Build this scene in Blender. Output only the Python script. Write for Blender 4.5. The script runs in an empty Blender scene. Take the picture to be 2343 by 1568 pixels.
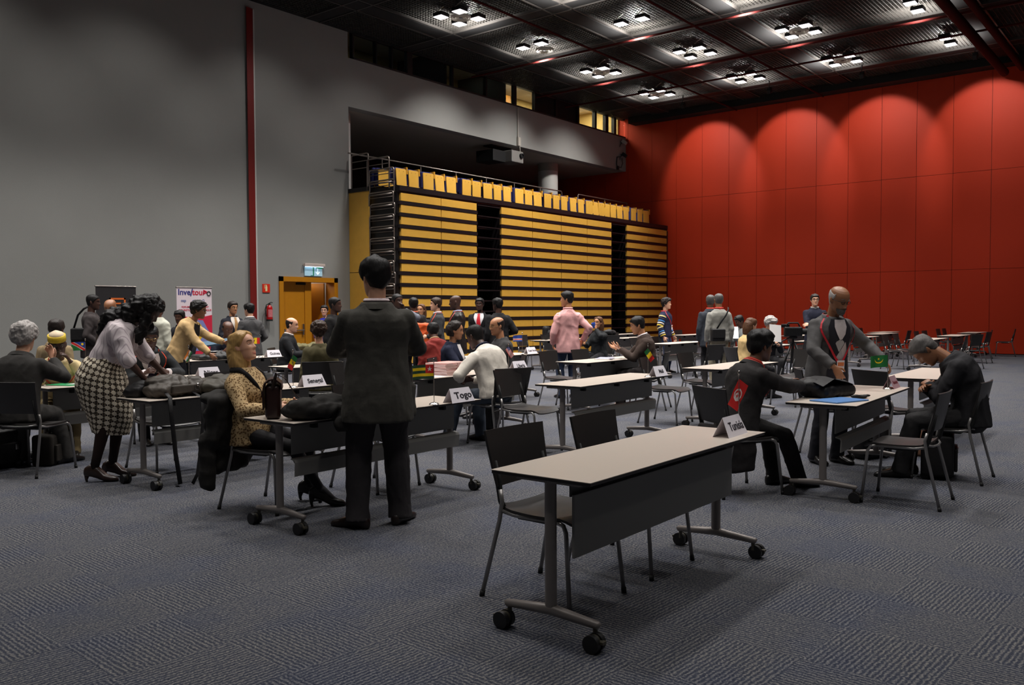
import bpy, bmesh, math, random
from mathutils import Vector as V, Matrix, noise
random.seed(7)
R = math.radians
sc = bpy.context.scene
COL = sc.collection

# ------------------------------------------------------------------ camera
CAM_H = 1.468
PITCH, ROLL, YAW, FPX = R(-2.0422), R(-0.2511), R(38.792), 1987.6
_fw = V((math.cos(YAW)*math.cos(PITCH), math.sin(YAW)*math.cos(PITCH), math.sin(PITCH)))
_r = V((math.sin(YAW), -math.cos(YAW), 0))
_u = _r.cross(_fw)
_rt = _r*math.cos(ROLL) + _u*math.sin(ROLL)
_up = _u*math.cos(ROLL) - _r*math.sin(ROLL)
cam = bpy.data.cameras.new('camera')
cam.sensor_fit = 'HORIZONTAL'; cam.sensor_width = 36.0
cam.lens = FPX/2343*36.0
cam.clip_start = 0.05; cam.clip_end = 200
camo = bpy.data.objects.new('camera', cam); COL.objects.link(camo)
m = Matrix((( _rt.x, _up.x, -_fw.x, 0), (_rt.y, _up.y, -_fw.y, 0), (_rt.z, _up.z, -_fw.z, CAM_H), (0, 0, 0, 1)))
camo.matrix_world = m
sc.camera = camo

# ------------------------------------------------------------------ materials
def lin(c):
    return tuple((x/255/12.92 if x/255 <= 0.04045 else ((x/255+0.055)/1.055)**2.4) for x in c)

MATS = {}
def mat(name, rgb, rough=0.6, metal=0.0, emit=None, estr=0.0, bump=0.0, bscale=60.0, vary=0.0, vscale=8.0, spec=0.5, sheen=0.0):
    """simple procedural material; rgb is 0..255 sRGB albedo, vary mixes a noise into the colour, bump adds a noise relief"""
    if name in MATS: return MATS[name]
    mt = bpy.data.materials.new(name); mt.use_nodes = True
    nt = mt.node_tree; b = nt.nodes['Principled BSDF']
    c = lin(rgb)
    b.inputs['Base Color'].default_value = (*c, 1)
    b.inputs['Roughness'].default_value = rough
    b.inputs['Metallic'].default_value = metal
    b.inputs['Specular IOR Level'].default_value = spec
    if sheen: b.inputs['Sheen Weight'].default_value = sheen
    if emit is not None:
        b.inputs['Emission Color'].default_value = (*lin(emit), 1); b.inputs['Emission Strength'].default_value = estr
    if vary or bump:
        tc = nt.nodes.new('ShaderNodeTexCoord')
    if vary:
        n = nt.nodes.new('ShaderNodeTexNoise'); n.inputs['Scale'].default_value = vscale; n.inputs['Detail'].default_value = 6
        nt.links.new(tc.outputs['Object'], n.inputs['Vector'])
        mx = nt.nodes.new('ShaderNodeMix'); mx.data_type = 'RGBA'
        mx.inputs[6].default_value = (*[v*(1-vary) for v in c], 1); mx.inputs[7].default_value = (*[min(1, v*(1+vary)) for v in c], 1)
        nt.links.new(n.outputs['Fac'], mx.inputs[0]); nt.links.new(mx.outputs[2], b.inputs['Base Color'])
    if bump:
        n2 = nt.nodes.new('ShaderNodeTexNoise'); n2.inputs['Scale'].default_value = bscale; n2.inputs['Detail'].default_value = 4
        nt.links.new(tc.outputs['Object'], n2.inputs['Vector'])
        bp = nt.nodes.new('ShaderNodeBump'); bp.inputs['Strength'].default_value = bump; bp.inputs['Distance'].default_value = 0.01
        nt.links.new(n2.outputs['Fac'], bp.inputs['Height']); nt.links.new(bp.outputs['Normal'], b.inputs['Normal'])
    MATS[name] = mt
    return mt

# ------------------------------------------------------------------ mesh builder
class MB:
    def __init__(s): s.v = []; s.f = []; s.mi = []; s.uv = None
    def add(s, verts, faces, mi=0):
        o = len(s.v); s.v += [tuple(p) for p in verts]
        for f in faces: s.f.append(tuple(i+o for i in f)); s.mi.append(mi)
        return s
    def box(s, c, d, mi=0, rz=0.0, mtx=None):
        x, y, z = d[0]/2, d[1]/2, d[2]/2
        vs = [V((a*x, b*y, e*z)) for e in (-1, 1) for b in (-1, 1) for a in (-1, 1)]
        M = mtx.copy() if mtx is not None else Matrix.Rotation(rz, 3, 'Z')
        vs = [M @ p + V(c) for p in vs]
        return s.add(vs, [(0, 2, 3, 1), (4, 5, 7, 6), (0, 1, 5, 4), (2, 6, 7, 3), (0, 4, 6, 2), (1, 3, 7, 5)], mi)
    def bbox(s, lo, hi, mi=0):
        return s.box([(a+b)/2 for a, b in zip(lo, hi)], [b-a for a, b in zip(lo, hi)], mi)
    def rbox(s, c, d, r=0.01, mi=0, mtx=None, seg=2):
        """box with rounded edges (bevelled through bmesh)"""
        bm = bmesh.new(); bmesh.ops.create_cube(bm, size=1.0)
        for p in bm.verts: p.co = V((p.co.x*d[0], p.co.y*d[1], p.co.z*d[2]))
        bmesh.ops.bevel(bm, geom=list(bm.edges), offset=min(r, min(d)*0.49), segments=seg, affect='EDGES', profile=0.5)
        M = mtx if mtx is not None else Matrix.Identity(3)
        bm.verts.index_update()
        s.add([M @ p.co + V(c) for p in bm.verts], [[q.index for q in f.verts] for f in bm.faces], mi); bm.free()
        return s
    def loft(s, rings, mi=0, caps=True, closed=True):
        n = len(rings[0]); vs = [p for r in rings for p in r]; fs = []
        for i in range(len(rings)-1):
            for j in range(n if closed else n-1):
                a = i*n+j; b = i*n+(j+1) % n
                fs.append((a, b, b+n, a+n))
        if caps and closed:
            fs.append(tuple(range(n-1, -1, -1))); fs.append(tuple(range((len(rings)-1)*n, len(rings)*n)))
        return s.add(vs, fs, mi)
    def tube(s, pts, rad, n=10, mi=0, caps=True, flat=1.0, upv=None):
        """tube through pts; rad number or list; flat squeezes the second axis"""
        pts = [V(p) for p in pts]
        if not isinstance(rad, (list, tuple)): rad = [rad]*len(pts)
        rings = []; prev = None
        for i, p in enumerate(pts):
            d = (pts[min(i+1, len(pts)-1)]-pts[max(i-1, 0)])
            d = d.normalized() if d.length > 1e-9 else V((0, 0, 1))
            if prev is None:
                a = V(upv) if upv is not None else (V((0, 0, 1)) if abs(d.z) < 0.9 else V((1, 0, 0)))
            else: a = prev
            a = (a - d*a.dot(d))
            a = a.normalized() if a.length > 1e-6 else d.orthogonal().normalized()
            prev = a; b = d.cross(a)
            rings.append([p + a*(rad[i]*math.cos(2*math.pi*k/n)) + b*(rad[i]*flat*math.sin(2*math.pi*k/n)) for k in range(n)])
        return s.loft(rings, mi, caps)
    def cyl(s, p0, p1, r0, r1=None, n=16, mi=0): return s.tube([p0, p1], [r0, r0 if r1 is None else r1], n, mi)
    def lathe(s, prof, c=(0, 0, 0), n=20, mi=0, mtx=None):
        M = mtx if mtx is not None else Matrix.Identity(3)
        rings = [[M @ V((r*math.cos(2*math.pi*k/n), r*math.sin(2*math.pi*k/n), z)) + V(c) for k in range(n)] for r, z in prof]
        return s.loft(rings, mi)
    def sphere(s, c, r, n=12, mi=0, mtx=None):
        rx, ry, rz = (r, r, r) if not isinstance(r, (tuple, list)) else r
        M = mtx if mtx is not None else Matrix.Identity(3)
        rings = []
        for i in range(1, n):
            t = math.pi*i/n
            rings.append([M @ V((rx*math.sin(t)*math.cos(2*math.pi*k/(2*n)), ry*math.sin(t)*math.sin(2*math.pi*k/(2*n)), -rz*math.cos(t))) + V(c) for k in range(2*n)])
        return s.loft(rings, mi)
    def prism(s, poly, z0, z1, mi=0, mtx=None, loc=(0, 0, 0)):
        M = mtx if mtx is not None else Matrix.Identity(3)
        n = len(poly)
        vs = [M @ V((x, y, z0)) + V(loc) for x, y in poly] + [M @ V((x, y, z1)) + V(loc) for x, y in poly]
        fs = [tuple(range(n-1, -1, -1)), tuple(range(n, 2*n))] + [(i, (i+1) % n, n+(i+1) % n, n+i) for i in range(n)]
        return s.add(vs, fs, mi)
    def build(s, name, mats, parent=None, smooth=False, loc=None, rz=None, auto=None):
        me = bpy.data.meshes.new(name); me.from_pydata(s.v, [], s.f)
        if not isinstance(mats, (list, tuple)): mats = [mats]
        for q in mats: me.materials.append(q)
        me.polygons.foreach_set('material_index', s.mi)
        if smooth: me.polygons.foreach_set('use_smooth', [True]*len(s.f))
        if s.uv:
            l = me.uv_layers.new(name='UVMap')
            for lp in me.loops: l.data[lp.index].uv = s.uv[lp.vertex_index]
        me.update(); me.validate()
        o = bpy.data.objects.new(name, me); COL.objects.link(o)
        if parent: o.parent = parent
        if loc is not None: o.location = loc
        if rz is not None: o.rotation_euler = (0, 0, rz)
        if auto: smooth_by_angle(o, auto)
        return o

def smooth_by_angle(o, ang):
    me = o.data
    bm = bmesh.new(); bm.from_mesh(me)
    for e in bm.edges:
        if len(e.link_faces) == 2: e.smooth = e.calc_face_angle(0) < R(ang)
    for f in bm.faces: f.smooth = True
    bm.to_mesh(me); bm.free()

def tag(o, label=None, cat=None, group=None, kind=None):
    if label: o['label'] = label
    if cat: o['category'] = cat
    if group: o['group'] = group
    if kind: o['kind'] = kind
    return o
def empty(name, loc, rz=0.0):
    o = bpy.data.objects.new(name, None); COL.objects.link(o); o.location = loc; o.rotation_euler = (0, 0, rz); o.empty_display_size = 0.1
    return o
def struct(o): o['kind'] = 'structure'; return o
def children(o): return list(o.children)
def copy_tree(o, parent=None):
    c = o.copy(); COL.objects.link(c)
    if parent: c.parent = parent
    for ch in children(o): copy_tree(ch, c)
    return c
def place(c, loc, rz, label, group=None):
    c.location = loc; c.rotation_euler = (0, 0, rz); c['label'] = label
    if group: c['group'] = group
    return c
def rotm(rx=0, ry=0, rz=0):
    return Matrix.Rotation(rz, 3, 'Z') @ Matrix.Rotation(ry, 3, 'Y') @ Matrix.Rotation(rx, 3, 'X')
def text_mb(txt, size, mtx, loc, thick=0.0006, bold=0.0, sx=1.0, align='CENTER'):
    """lettering as mesh in the plane of mtx's x/y axes, centred on loc"""
    cu = bpy.data.curves.new('lettering', 'FONT'); cu.body = txt; cu.size = size; cu.align_x = align; cu.align_y = 'CENTER'
    cu.extrude = thick; cu.offset = bold; cu.resolution_u = 3
    o = bpy.data.objects.new('lettering', cu); COL.objects.link(o)
    dg = bpy.context.evaluated_depsgraph_get(); dg.update()
    me = bpy.data.meshes.new_from_object(o.evaluated_get(dg))
    mb = MB(); mb.add([mtx @ V((p.co.x*sx, p.co.y, p.co.z)) + V(loc) for p in me.vertices], [list(p.vertices) for p in me.polygons])
    bpy.data.objects.remove(o); bpy.data.curves.remove(cu); bpy.data.meshes.remove(me)
    return mb
# ================================================================== ROOM
XR, YW, XS, YF, ZC = 32.0, 19.475, 16.75, 17.467, 9.375
M_grey = mat('grey_plaster', (147, 147, 143), 0.85, vary=0.05, vscale=1.3, bump=0.15, bscale=40)
M_soffit = mat('grey_soffit', (176, 170, 160), 0.9, vary=0.05, vscale=2)
M_red = mat('red_panel', (186, 50, 19), 0.62, spec=0.3, vary=0.06, vscale=90, bump=0.06, bscale=200)
M_dark = mat('dark_gap', (14, 10, 10), 0.9)
M_black = mat('black_paint', (10, 10, 11), 0.8)
M_blackm = mat('black_metal', (20, 19, 21), 0.45, 0.3)
M_redsteel = mat('red_steel', (120, 22, 16), 0.5)
M_white = mat('white_paint', (215, 213, 208), 0.5)
M_wood = mat('birch_board', (220, 168, 66), 0.5, vary=0.10, vscale=5)
M_ochre = mat('ochre_wood', (190, 124, 18), 0.45, vary=0.10, vscale=6)
M_chrome = mat('chrome', (205, 200, 196), 0.22, 1.0)
M_steel = mat('brushed_steel', (168, 160, 154), 0.34, 1.0)
M_railm = mat('grey_rail', (150, 140, 132), 0.38, 0.9)

def carpet():
    mt = bpy.data.materials.new('carpet_tiles'); mt.use_nodes = True
    nt = mt.node_tree; N = nt.nodes; L = nt.links; b = N['Principled BSDF']
    tc = N.new('ShaderNodeTexCoord'); mp = N.new('ShaderNodeMapping'); mp.inputs['Rotation'].default_value[2] = R(3)
    L.new(tc.outputs['Object'], mp.inputs['Vector'])
    ck = N.new('ShaderNodeTexChecker'); ck.inputs['Scale'].default_value = 2.0
    ck.inputs['Color1'].default_value = (1, 1, 1, 1); ck.inputs['Color2'].default_value = (0, 0, 0, 1)
    L.new(mp.outputs[0], ck.inputs['Vector'])
    def wave(ax):
        w = N.new('ShaderNodeTexWave'); w.wave_type = 'BANDS'; w.bands_direction = ax; w.inputs['Scale'].default_value = 14.0
        w.inputs['Distortion'].default_value = 3.4; w.inputs['Detail'].default_value = 2.0; w.inputs['Detail Scale'].default_value = 2.5
        L.new(mp.outputs[0], w.inputs['Vector']); return w
    w1, w2 = wave('X'), wave('Y')
    mx = N.new('ShaderNodeMix'); mx.data_type = 'FLOAT'
    L.new(ck.outputs['Fac'], mx.inputs[0]); L.new(w1.outputs['Fac'], mx.inputs[2]); L.new(w2.outputs['Fac'], mx.inputs[3])
    n = N.new('ShaderNodeTexNoise'); n.inputs['Scale'].default_value = 95; n.inputs['Detail'].default_value = 6; n.inputs['Roughness'].default_value = 0.75
    L.new(mp.outputs[0], n.inputs['Vector'])
    ad = N.new('ShaderNodeMath'); ad.operation = 'MULTIPLY_ADD'; ad.inputs[1].default_value = 1.35; 
    L.new(n.outputs['Fac'], ad.inputs[0]); 
    m2 = N.new('ShaderNodeMath'); m2.operation = 'MULTIPLY'; m2.inputs[1].default_value = 0.24
    L.new(mx.outputs[0], m2.inputs[0]); L.new(m2.outputs[0], ad.inputs[2])
    cr = N.new('ShaderNodeValToRGB'); e = cr.color_ramp.elements
    e[0].position = 0.45; e[0].color = (*lin((24, 29, 44)), 1); e[1].position = 1.0; e[1].color = (*lin((128, 125, 121)), 1)
    k = cr.color_ramp.elements.new(0.78); k.color = (*lin((67, 70, 80)), 1)
    L.new(ad.outputs[0], cr.inputs[0])
    # large soft patches of bluer pile
    n3 = N.new('ShaderNodeTexNoise'); n3.inputs['Scale'].default_value = 1.6; n3.inputs['Detail'].default_value = 3
    L.new(mp.outputs[0], n3.inputs['Vector'])
    mr = N.new('ShaderNodeMapRange'); mr.inputs[1].default_value = 0.48; mr.inputs[2].default_value = 0.66; mr.inputs[3].default_value = 0; mr.inputs[4].default_value = 0.40
    L.new(n3.outputs['Fac'], mr.inputs[0])
    m4 = N.new('ShaderNodeMix'); m4.data_type = 'RGBA'; m4.blend_type = 'MULTIPLY'; m4.inputs[7].default_value = (0.62, 0.72, 1.0, 1)
    L.new(mr.outputs[0], m4.inputs[0]); L.new(cr.outputs[0], m4.inputs[6]); L.new(m4.outputs[2], b.inputs['Base Color'])
    b.inputs['Roughness'].default_value = 0.95; b.inputs['Specular IOR Level'].default_value = 0.15
    bp = N.new('ShaderNodeBump'); bp.inputs['Strength'].default_value = 0.5; bp.inputs['Distance'].default_value = 0.006
    L.new(ad.outputs[0], bp.inputs['Height']); L.new(bp.outputs['Normal'], b.inputs['Normal'])
    return mt
M_carpet = carpet()

struct(MB().bbox((-14, -16, -0.2), (XR+0.3, 27, 0)).build('floor', M_carpet))
# left grey wall with its door opening
DX0, DX1, DZ = 14.26, 16.26, 2.44
w = MB()
w.bbox((-14, YW, 0), (DX0, YW+0.3, 10.4)); w.bbox((DX1, YW, 0), (XS, YW+0.3, 10.4)); w.bbox((DX0, YW, DZ), (DX1, YW+0.3, 10.4))
w.bbox((XS-0.3, YW+0.3, 0), (XS, 25.0, 7.4))
struct(w.build('wall_left', M_grey))
# gallery fascia above the seating and its soffit
w = MB(); w.bbox((XS, YW, 7.395), (XR, YW+0.35, 8.79)); struct(w.build('wall_gallery', M_grey))
w = MB(); w.bbox((XS, YW+0.35, 7.395), (XR, 25.0, 7.7)); struct(w.build('ceiling_gallery', M_soffit))
w = MB(); w.bbox((XS-0.3, 25.0, 0), (XR, 25.2, 10.4)); struct(w.build('wall_back', mat('dark_plaster', (42, 40, 39), 0.9)))
# right red wall: panels with open joints on a dark backing
w = MB(); y = 17.08+1.143*7
ys = []
while y > -16: ys.append(y); y -= 1.143
zs = [0.02, 2.80, 6.02, 9.6]
w.bbox((XR+0.02, -16, 0), (XR+0.3, 25.2, 10.4), 1)
for i in range(len(ys)-1):
    for k in range(3):
        w.bbox((XR, ys[i+1]+0.006, zs[k]+0.005), (XR+0.03, ys[i]-0.006, zs[k+1]-0.005), 0)
struct(w.build('wall_right', [M_red, M_dark]))
# ceiling slab far above the open grid
struct(MB().bbox((-14, -16, 10.35), (XR+0.3, 25.2, 10.6)).build('ceiling', M_black))

# ---- columns
def column(x, y, r, z0, z1, i):
    o = MB().lathe([(r, z0), (r, z1-0.3)], (x, y, 0), 32).build('column_%d' % i, M_white, smooth=False, auto=40)
    MB().lathe([(r*1.02, z1-0.3), (r*1.02, z1)], (x, y, 0), 32).build('column_head', M_soffit, o, auto=40)
    struct(o)
column(17.18, 20.35, 0.30, 0, 7.395, 1)
column(28.42, 20.95, 0.40, 0, 7.395, 2)

# ---- red steel column on the left wall with a thin white pipe
o = MB().bbox((13.37, YW-0.07, 0), (13.47, YW, 9.3)).build('trim_1', M_redsteel)
MB().bbox((13.32, YW-0.085, 0), (13.51, YW-0.07, 9.3)).build('flange', M_redsteel, o)
struct(o)
o = MB().cyl((13.56, YW-0.03, 0), (13.56, YW-0.03, 9.3), 0.024, n=12).build('trim_2', M_white, auto=40); struct(o)

# ---- wooden double door, right leaf standing open to a lit lobby
fr = MB(); t = 0.13
fr.bbox((DX0, YW-0.04, 0), (DX0+t, YW+0.34, DZ)); fr.bbox((DX1-t, YW-0.04, 0), (DX1, YW+0.34, DZ)); fr.bbox((DX0, YW-0.04, DZ-t), (DX1, YW+0.34, DZ))
door = fr.build('door_1', M_ochre); struct(door)
lf = MB().bbox((DX0+t, YW+0.12, 0.01), (DX0+0.93, YW+0.17, DZ-t)).build('door_leaf', M_ochre, door)
pb = MB(); pb.tube([(DX0+0.22, YW+0.08, 0.98), (DX0+0.90, YW+0.08, 0.98)], 0.018, 10); pb.box((DX0+0.86, YW+0.10, 1.0), (0.05, 0.06, 0.30)); pb.box((DX0+0.24, YW+0.10, 0.98), (0.04, 0.05, 0.08))
pb.build('push_bar', M_chrome, lf)
MB().box((DX0+0.80, YW+0.10, DZ-t-0.05), (0.30, 0.06, 0.06)).build('door_closer', M_blackm, lf)
MB().bbox((DX0+0.94, YW+0.10, 0.01), (DX0+1.16, YW+0.36, DZ-t)).build('door_post', M_ochre, door)
ol = MB(); ol.box((0.0, 0.42, 1.15), (0.05, 0.84, 2.28)); ol = ol.build('door_leaf', M_ochre, door); ol.location = (DX0+1.30, YW+0.34, 0.01); ol.rotation_euler = (0, 0, R(-12))
o2 = MB(); o2.box((0, 0.42, 1.15), (0.05, 0.84, 2.28)); o2 = o2.build('door_leaf', M_ochre, door); o2.location = (DX1-t-0.06, YW+0.34, 0.01); o2.rotation_euler = (0, 0, R(10))
M_lobby = mat('lobby_wall', (214, 190, 176), 0.8)
lb = MB(); lb.bbox((12.8, 22.6, 0), (16.45, 22.7, 3)); lb.bbox((12.7, YW+0.3, 0), (12.8, 22.7, 3)); lb.bbox((12.7, YW+0.3, 2.9), (16.45, 22.7, 3.0))
struct(lb.build('wall_lobby', M_lobby))

# ---- upper gallery windows: mullions, panes and the rooms behind
WZ0, WZ1 = 8.79, 9.55
M_booth = mat('booth_dark', (60, 66, 70), 0.7)
M_frame = mat('window_frame', (26, 25, 25), 0.5)
M_glass = bpy.data.materials.new('clear_glass'); M_glass.use_nodes = True
_n = M_glass.node_tree; _n.nodes.clear()
_o = _n.nodes.new('ShaderNodeOutputMaterial'); _t = _n.nodes.new('ShaderNodeBsdfTransparent'); _g = _n.nodes.new('ShaderNodeBsdfGlossy'); _mx = _n.nodes.new('ShaderNodeMixShader'); _f = _n.nodes.new('ShaderNodeFresnel')
_t.inputs[0].default_value = (0.80, 0.84, 0.82, 1); _g.inputs['Roughness'].default_value = 0.02; _f.inputs['IOR'].default_value = 1.5
_mx.inputs[0].default_value = 0.10; _n.links.new(_t.outputs[0], _mx.inputs[1]); _n.links.new(_g.outputs[0], _mx.inputs[2]); _n.links.new(_mx.outputs[0], _o.inputs[0])
xs = [16.95, 17.85, 18.5, 19.15, 21.2, 22.9, 24.45, 25.66, 27.0, 28.45, 29.65, 30.45, 31.1, 31.95]
MULL = [0.06, 0.05, 0.05, 0.22, 0.06, 0.06, 0.13, 0.06, 0.06, 0.10, 0.14, 0.22, 0.18]
for i in range(len(xs)-1):
    f = MB()
    f.bbox((xs[i], YW+0.02, WZ0), (xs[i]+MULL[i], YW+0.16, WZ1))
    f.bbox((xs[i], YW-0.02, WZ0), (xs[i+1], YW+0.20, WZ0+0.05)); f.bbox((xs[i], YW+0.02, WZ1-0.02), (xs[i+1], YW+0.16, WZ1+0.1))
    wn = f.build('window_%d' % (i+1), M_frame); struct(wn)
    MB().bbox((xs[i]+MULL[i], YW+0.07, WZ0+0.05), (xs[i+1], YW+0.08, WZ1-0.02)).build('pane', M_glass, wn)
    if 25.0 < xs[i] < 28.0: MB().bbox((xs[i], YW+0.12, WZ0+0.03), (xs[i+1], YW+0.14, WZ1)).build('added_dark_panel', M_booth, wn)  # dark panels added behind these panes to hide the lit room
# rooms behind: floor, back wall, cross walls
M_room = mat('booth_wall', (205, 176, 110), 0.8, vary=0.1, vscale=3)
M_roomc = mat('booth_ceiling', (222, 205, 180), 0.8)
rm = MB(); rm.bbox((XS, YW+2.6, 8.7), (XR, YW+2.75, 10.35), 0); rm.bbox((XS, YW+0.35, 8.6), (XR, YW+2.6, 8.715), 2)
rm.bbox((XS, YW+0.35, 10.1), (XR, YW+2.6, 10.2), 1)
for x in (XS, 21.2, 24.3): rm.bbox((x, YW+0.35, 8.7), (x+0.08, YW+2.6, 10.2), 2)
rm.bbox((XR-0.09, YW+0.35, 8.7), (XR-0.01, YW+2.6, 10.2), 0)
struct(rm.build('wall_booths', [M_room, M_roomc, M_booth]))
def desk(x0, x1, y, z, label):
    d = empty('control_desk', ((x0+x1)/2, y, 8.72)); tag(d, label, 'desk', 'furniture in the gallery rooms')
    h = (x1-x0)/2
    MB().bbox((-h, -0.3, z-8.72-0.04), (h, 0.3, z-8.72)).build('desk_top', M_white, d)
    for sx in (-1, 1): MB().bbox((sx*h*0.94-0.03, -0.25, 0), (sx*h*0.94+0.03, 0.25, z-8.76)).build('leg', M_frame, d)
desk(25.0, 26.2, YW+1.0, 9.05, 'pale desk inside the largest lit gallery window')
desk(30.35, 30.9, YW+0.9, 9.0, 'pale desk in the small lit room at the gallery end')
s_ = MB().bbox((25.55, YW+2.50, 9.30), (26.35, YW+2.58, 9.72)).build('wall_screen', M_black); tag(s_, 'dark screen on the back wall of the largest lit gallery room', 'screen')
def cupboard(x, y, w_, h_, label):
    c = MB().rbox((x, y, 8.72+h_/2), (w_, 0.4, h_), 0.01).build('cupboard', M_ochre)
    tag(c, label, 'cupboard', 'furniture in the gallery rooms')
    return c
cupboard(26.65, YW+2.3, 0.35, 1.2, 'tall ochre cupboard inside the largest lit gallery window')
cupboard(29.9, YW+2.0, 0.5, 1.1, 'ochre cupboard inside the second lit gallery window from the red wall')

# ---- ceiling: open grid of thin strips hung under the slab, steel rails, red pipes
ZG = 9.50
M_grid = mat('grid_strip', (58, 56, 53), 0.5, 0.0)
X0, X1, Y0, Y1 = 6.0, 31.7, 1.0, 19.3
rails_x = [5.15, 10.25, 13.6, 17.45]       # rails running along X (their y)
rails_y = [9.0, 12.1, 15.35, 18.9, 22.35, 25.95, 29.9]
g = MB(); p = 0.10; k = 0
yy = Y0
while yy < Y1: g.bbox((X0, yy, ZG), (X1, yy+0.010, ZG+0.06)); yy += p
struct(g.build('ceiling_grid_long', M_grid))
g = MB(); xx = X0
while xx < X1: g.bbox((xx, Y0, ZG), (xx+0.010, Y1, ZG+0.06)); xx += p
struct(g.build('ceiling_grid_cross', M_grid))
n_ = 0
M_railp = mat('rail_paint', (64, 61, 58), 0.5, 0.0)
for y in rails_x:
    n_ += 1; b = MB(); b.bbox((X0, y-0.24, ZG-0.05), (X1, y+0.24, ZG+0.10), 1); b.bbox((X0, y-0.34, ZG-0.06), (X1, y-0.30, ZG+0.14), 0); b.bbox((X0, y+0.30, ZG-0.06), (X1, y+0.34, ZG+0.14), 0)
    struct(b.build('beam_%d' % n_, [M_railp, M_black]))
for x in rails_y:
    n_ += 1; b = MB(); b.bbox((x-0.20, Y0, ZG-0.04), (x+0.20, Y1, ZG+0.10), 1); b.bbox((x-0.27, Y0, ZG-0.06), (x-0.23, Y1, ZG+0.14), 0); b.bbox((x+0.23, Y0, ZG-0.06), (x+0.27, Y1, ZG+0.14), 0)
    struct(b.build('beam_%d' % n_, [M_railp, M_black]))
b = MB(); b.bbox((X0, 19.05, 9.52), (X1, YW, 10.35)); b.bbox((31.4, Y0, 9.25), (XR, 19.0, 10.35))
struct(b.build('beam_20', M_black))
M_redpipe = mat('dark_red_pipe', (66, 20, 18), 0.9, spec=0.1)
for i, (a, e, r) in enumerate([((14, 5.25, 9.0), (31.6, 5.25, 9.0), 0.13), ((14, 4.75, 9.05), (31.6, 4.75, 9.05), 0.10), ((25.1, 1, 9.15), (25.1, 19, 9.15), 0.035), ((26.9, 1, 9.12), (26.9, 19, 9.12), 0.03), ((21.6, 1, 9.15), (21.6, 19, 9.15), 0.03), ((8, 11.0, 9.15), (31.6, 11.0, 9.15), 0.03), ((8, 14.3, 9.15), (31.6, 14.3, 9.15), 0.03)]):
    o = MB().cyl(a, e, r, n=14).build('ceiling_pipe', M_redpipe, auto=40)
    tag(o, ['thick dark red pipe along the ceiling over the right side', 'second thick dark red pipe beside the thickest ceiling pipe', 'thin red pipe across the ceiling, second nearest the red wall', 'thin red pipe across the ceiling, nearest the red wall', 'thin red pipe across the ceiling over the middle of the seating', 'thin red pipe running toward the red wall over the middle', 'thin red pipe running toward the red wall nearest the gallery'][i], 'pipe', 'red ceiling pipes')
# ================================================================== RETRACTABLE SEATING
M_edge = mat('stand_black', (22, 17, 20), 0.45)
M_blue = mat('seat_blue', (36, 42, 104), 0.8)
M_arm = mat('seat_arm_wood', (196, 140, 36), 0.5, vary=0.08, vscale=6)
st = empty('retractable_seating', ((XS+XR)/2, YF, 0)); tag(st, 'folded retractable seating stand of yellow boards with its seat row on top', 'seating stand')
ox = -(XS+XR)/2
def sx_(x): return x+ox
PITCH_Z = 0.3241; TOP = 4.757
secs = [(16.85, 18.47, 20.05), (21.21, 22.83, 24.46, 26.05, 27.68), (28.77, 30.36, 31.90)]
NR = 15
# black body: nosings, deck and recess
b = MB()
for (a, e) in ((16.80, 20.07), (21.19, 27.70), (28.75, 31.95)):
    b.bbox((sx_(a), 0.06, 0.02), (sx_(e), 1.9, TOP+0.02))
    for k in range(NR): 
        zt = TOP-k*PITCH_Z
        if zt-0.33 > 0: b.bbox((sx_(a), -0.015, zt-PITCH_Z+0.010), (sx_(e), 0.08, zt-0.225))
b.bbox((sx_(16.80), -0.02, TOP+0.06), (sx_(31.95), 1.9, TOP+0.20))
b.bbox((sx_(16.80), 0.02, TOP+0.01), (sx_(31.95), 1.9, TOP+0.06))
b.bbox((sx_(20.07), 0.75, 0.02), (sx_(21.19), 1.9, TOP)); b.bbox((sx_(27.70), 0.75, 0.02), (sx_(28.75), 1.9, TOP))
b.bbox((sx_(31.90), 0.0, 0.02), (sx_(31.99), 1.9, TOP-0.02))
b.build('stand_body', M_edge, st)
for k in range(NR):
    zt = TOP-k*PITCH_Z; zb = max(zt-0.212, 0.03)
    for s_i, s in enumerate(secs):
        b = MB()
        for i in range(len(s)-1): b.bbox((sx_(s[i]+0.015), -0.005, zb), (sx_(s[i+1]-0.015), 0.06, zt))
        b.build('riser_board', M_wood, st)
    for (a, e) in ((20.07, 21.19), (27.70, 28.75)):
        b = MB(); b.bbox((sx_(a), 0.30, zt-0.06), (sx_(e), 0.75, zt-0.02)); b.bbox((sx_(a+0.02), 0.0, zt-0.05), (sx_(e-0.02), 0.06, zt-0.02))
        b.build('aisle_step', M_edge, st)
# side panel by the wall end and stacked guard rails
b = MB(); b.bbox((sx_(16.72), 18.62-YF, 0.02), (sx_(16.78), 19.46-YF, 2.6)); b.bbox((sx_(16.72), 18.62-YF, 2.615), (sx_(16.78), 19.46-YF, 4.90)); b.build('side_panel', M_wood, st)
b = MB(); b.bbox((sx_(16.70), 18.60-YF, 4.90), (sx_(16.95), 19.47-YF, 5.02)); b.build('side_cap', M_edge, st)
def loopframe(mb, x, y0, y1, z0, z1, r=0.022, bars=2):
    c = 0.06
    mb.tube([(x, y0, z0), (x, y0, z1-c), (x, y0+c*0.3, z1-c*0.3), (x, y0+c, z1), (x, y1-c, z1), (x, y1-c*0.3, z1-c*0.3), (x, y1, z1-c), (x, y1, z0)], r, 8)
    for i in range(bars):
        z = z1-(i+1)*(z1-z0)/(bars+1)*0.62
        mb.tube([(x, y0, z), (x, y1, z)], r*0.55, 6)
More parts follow.
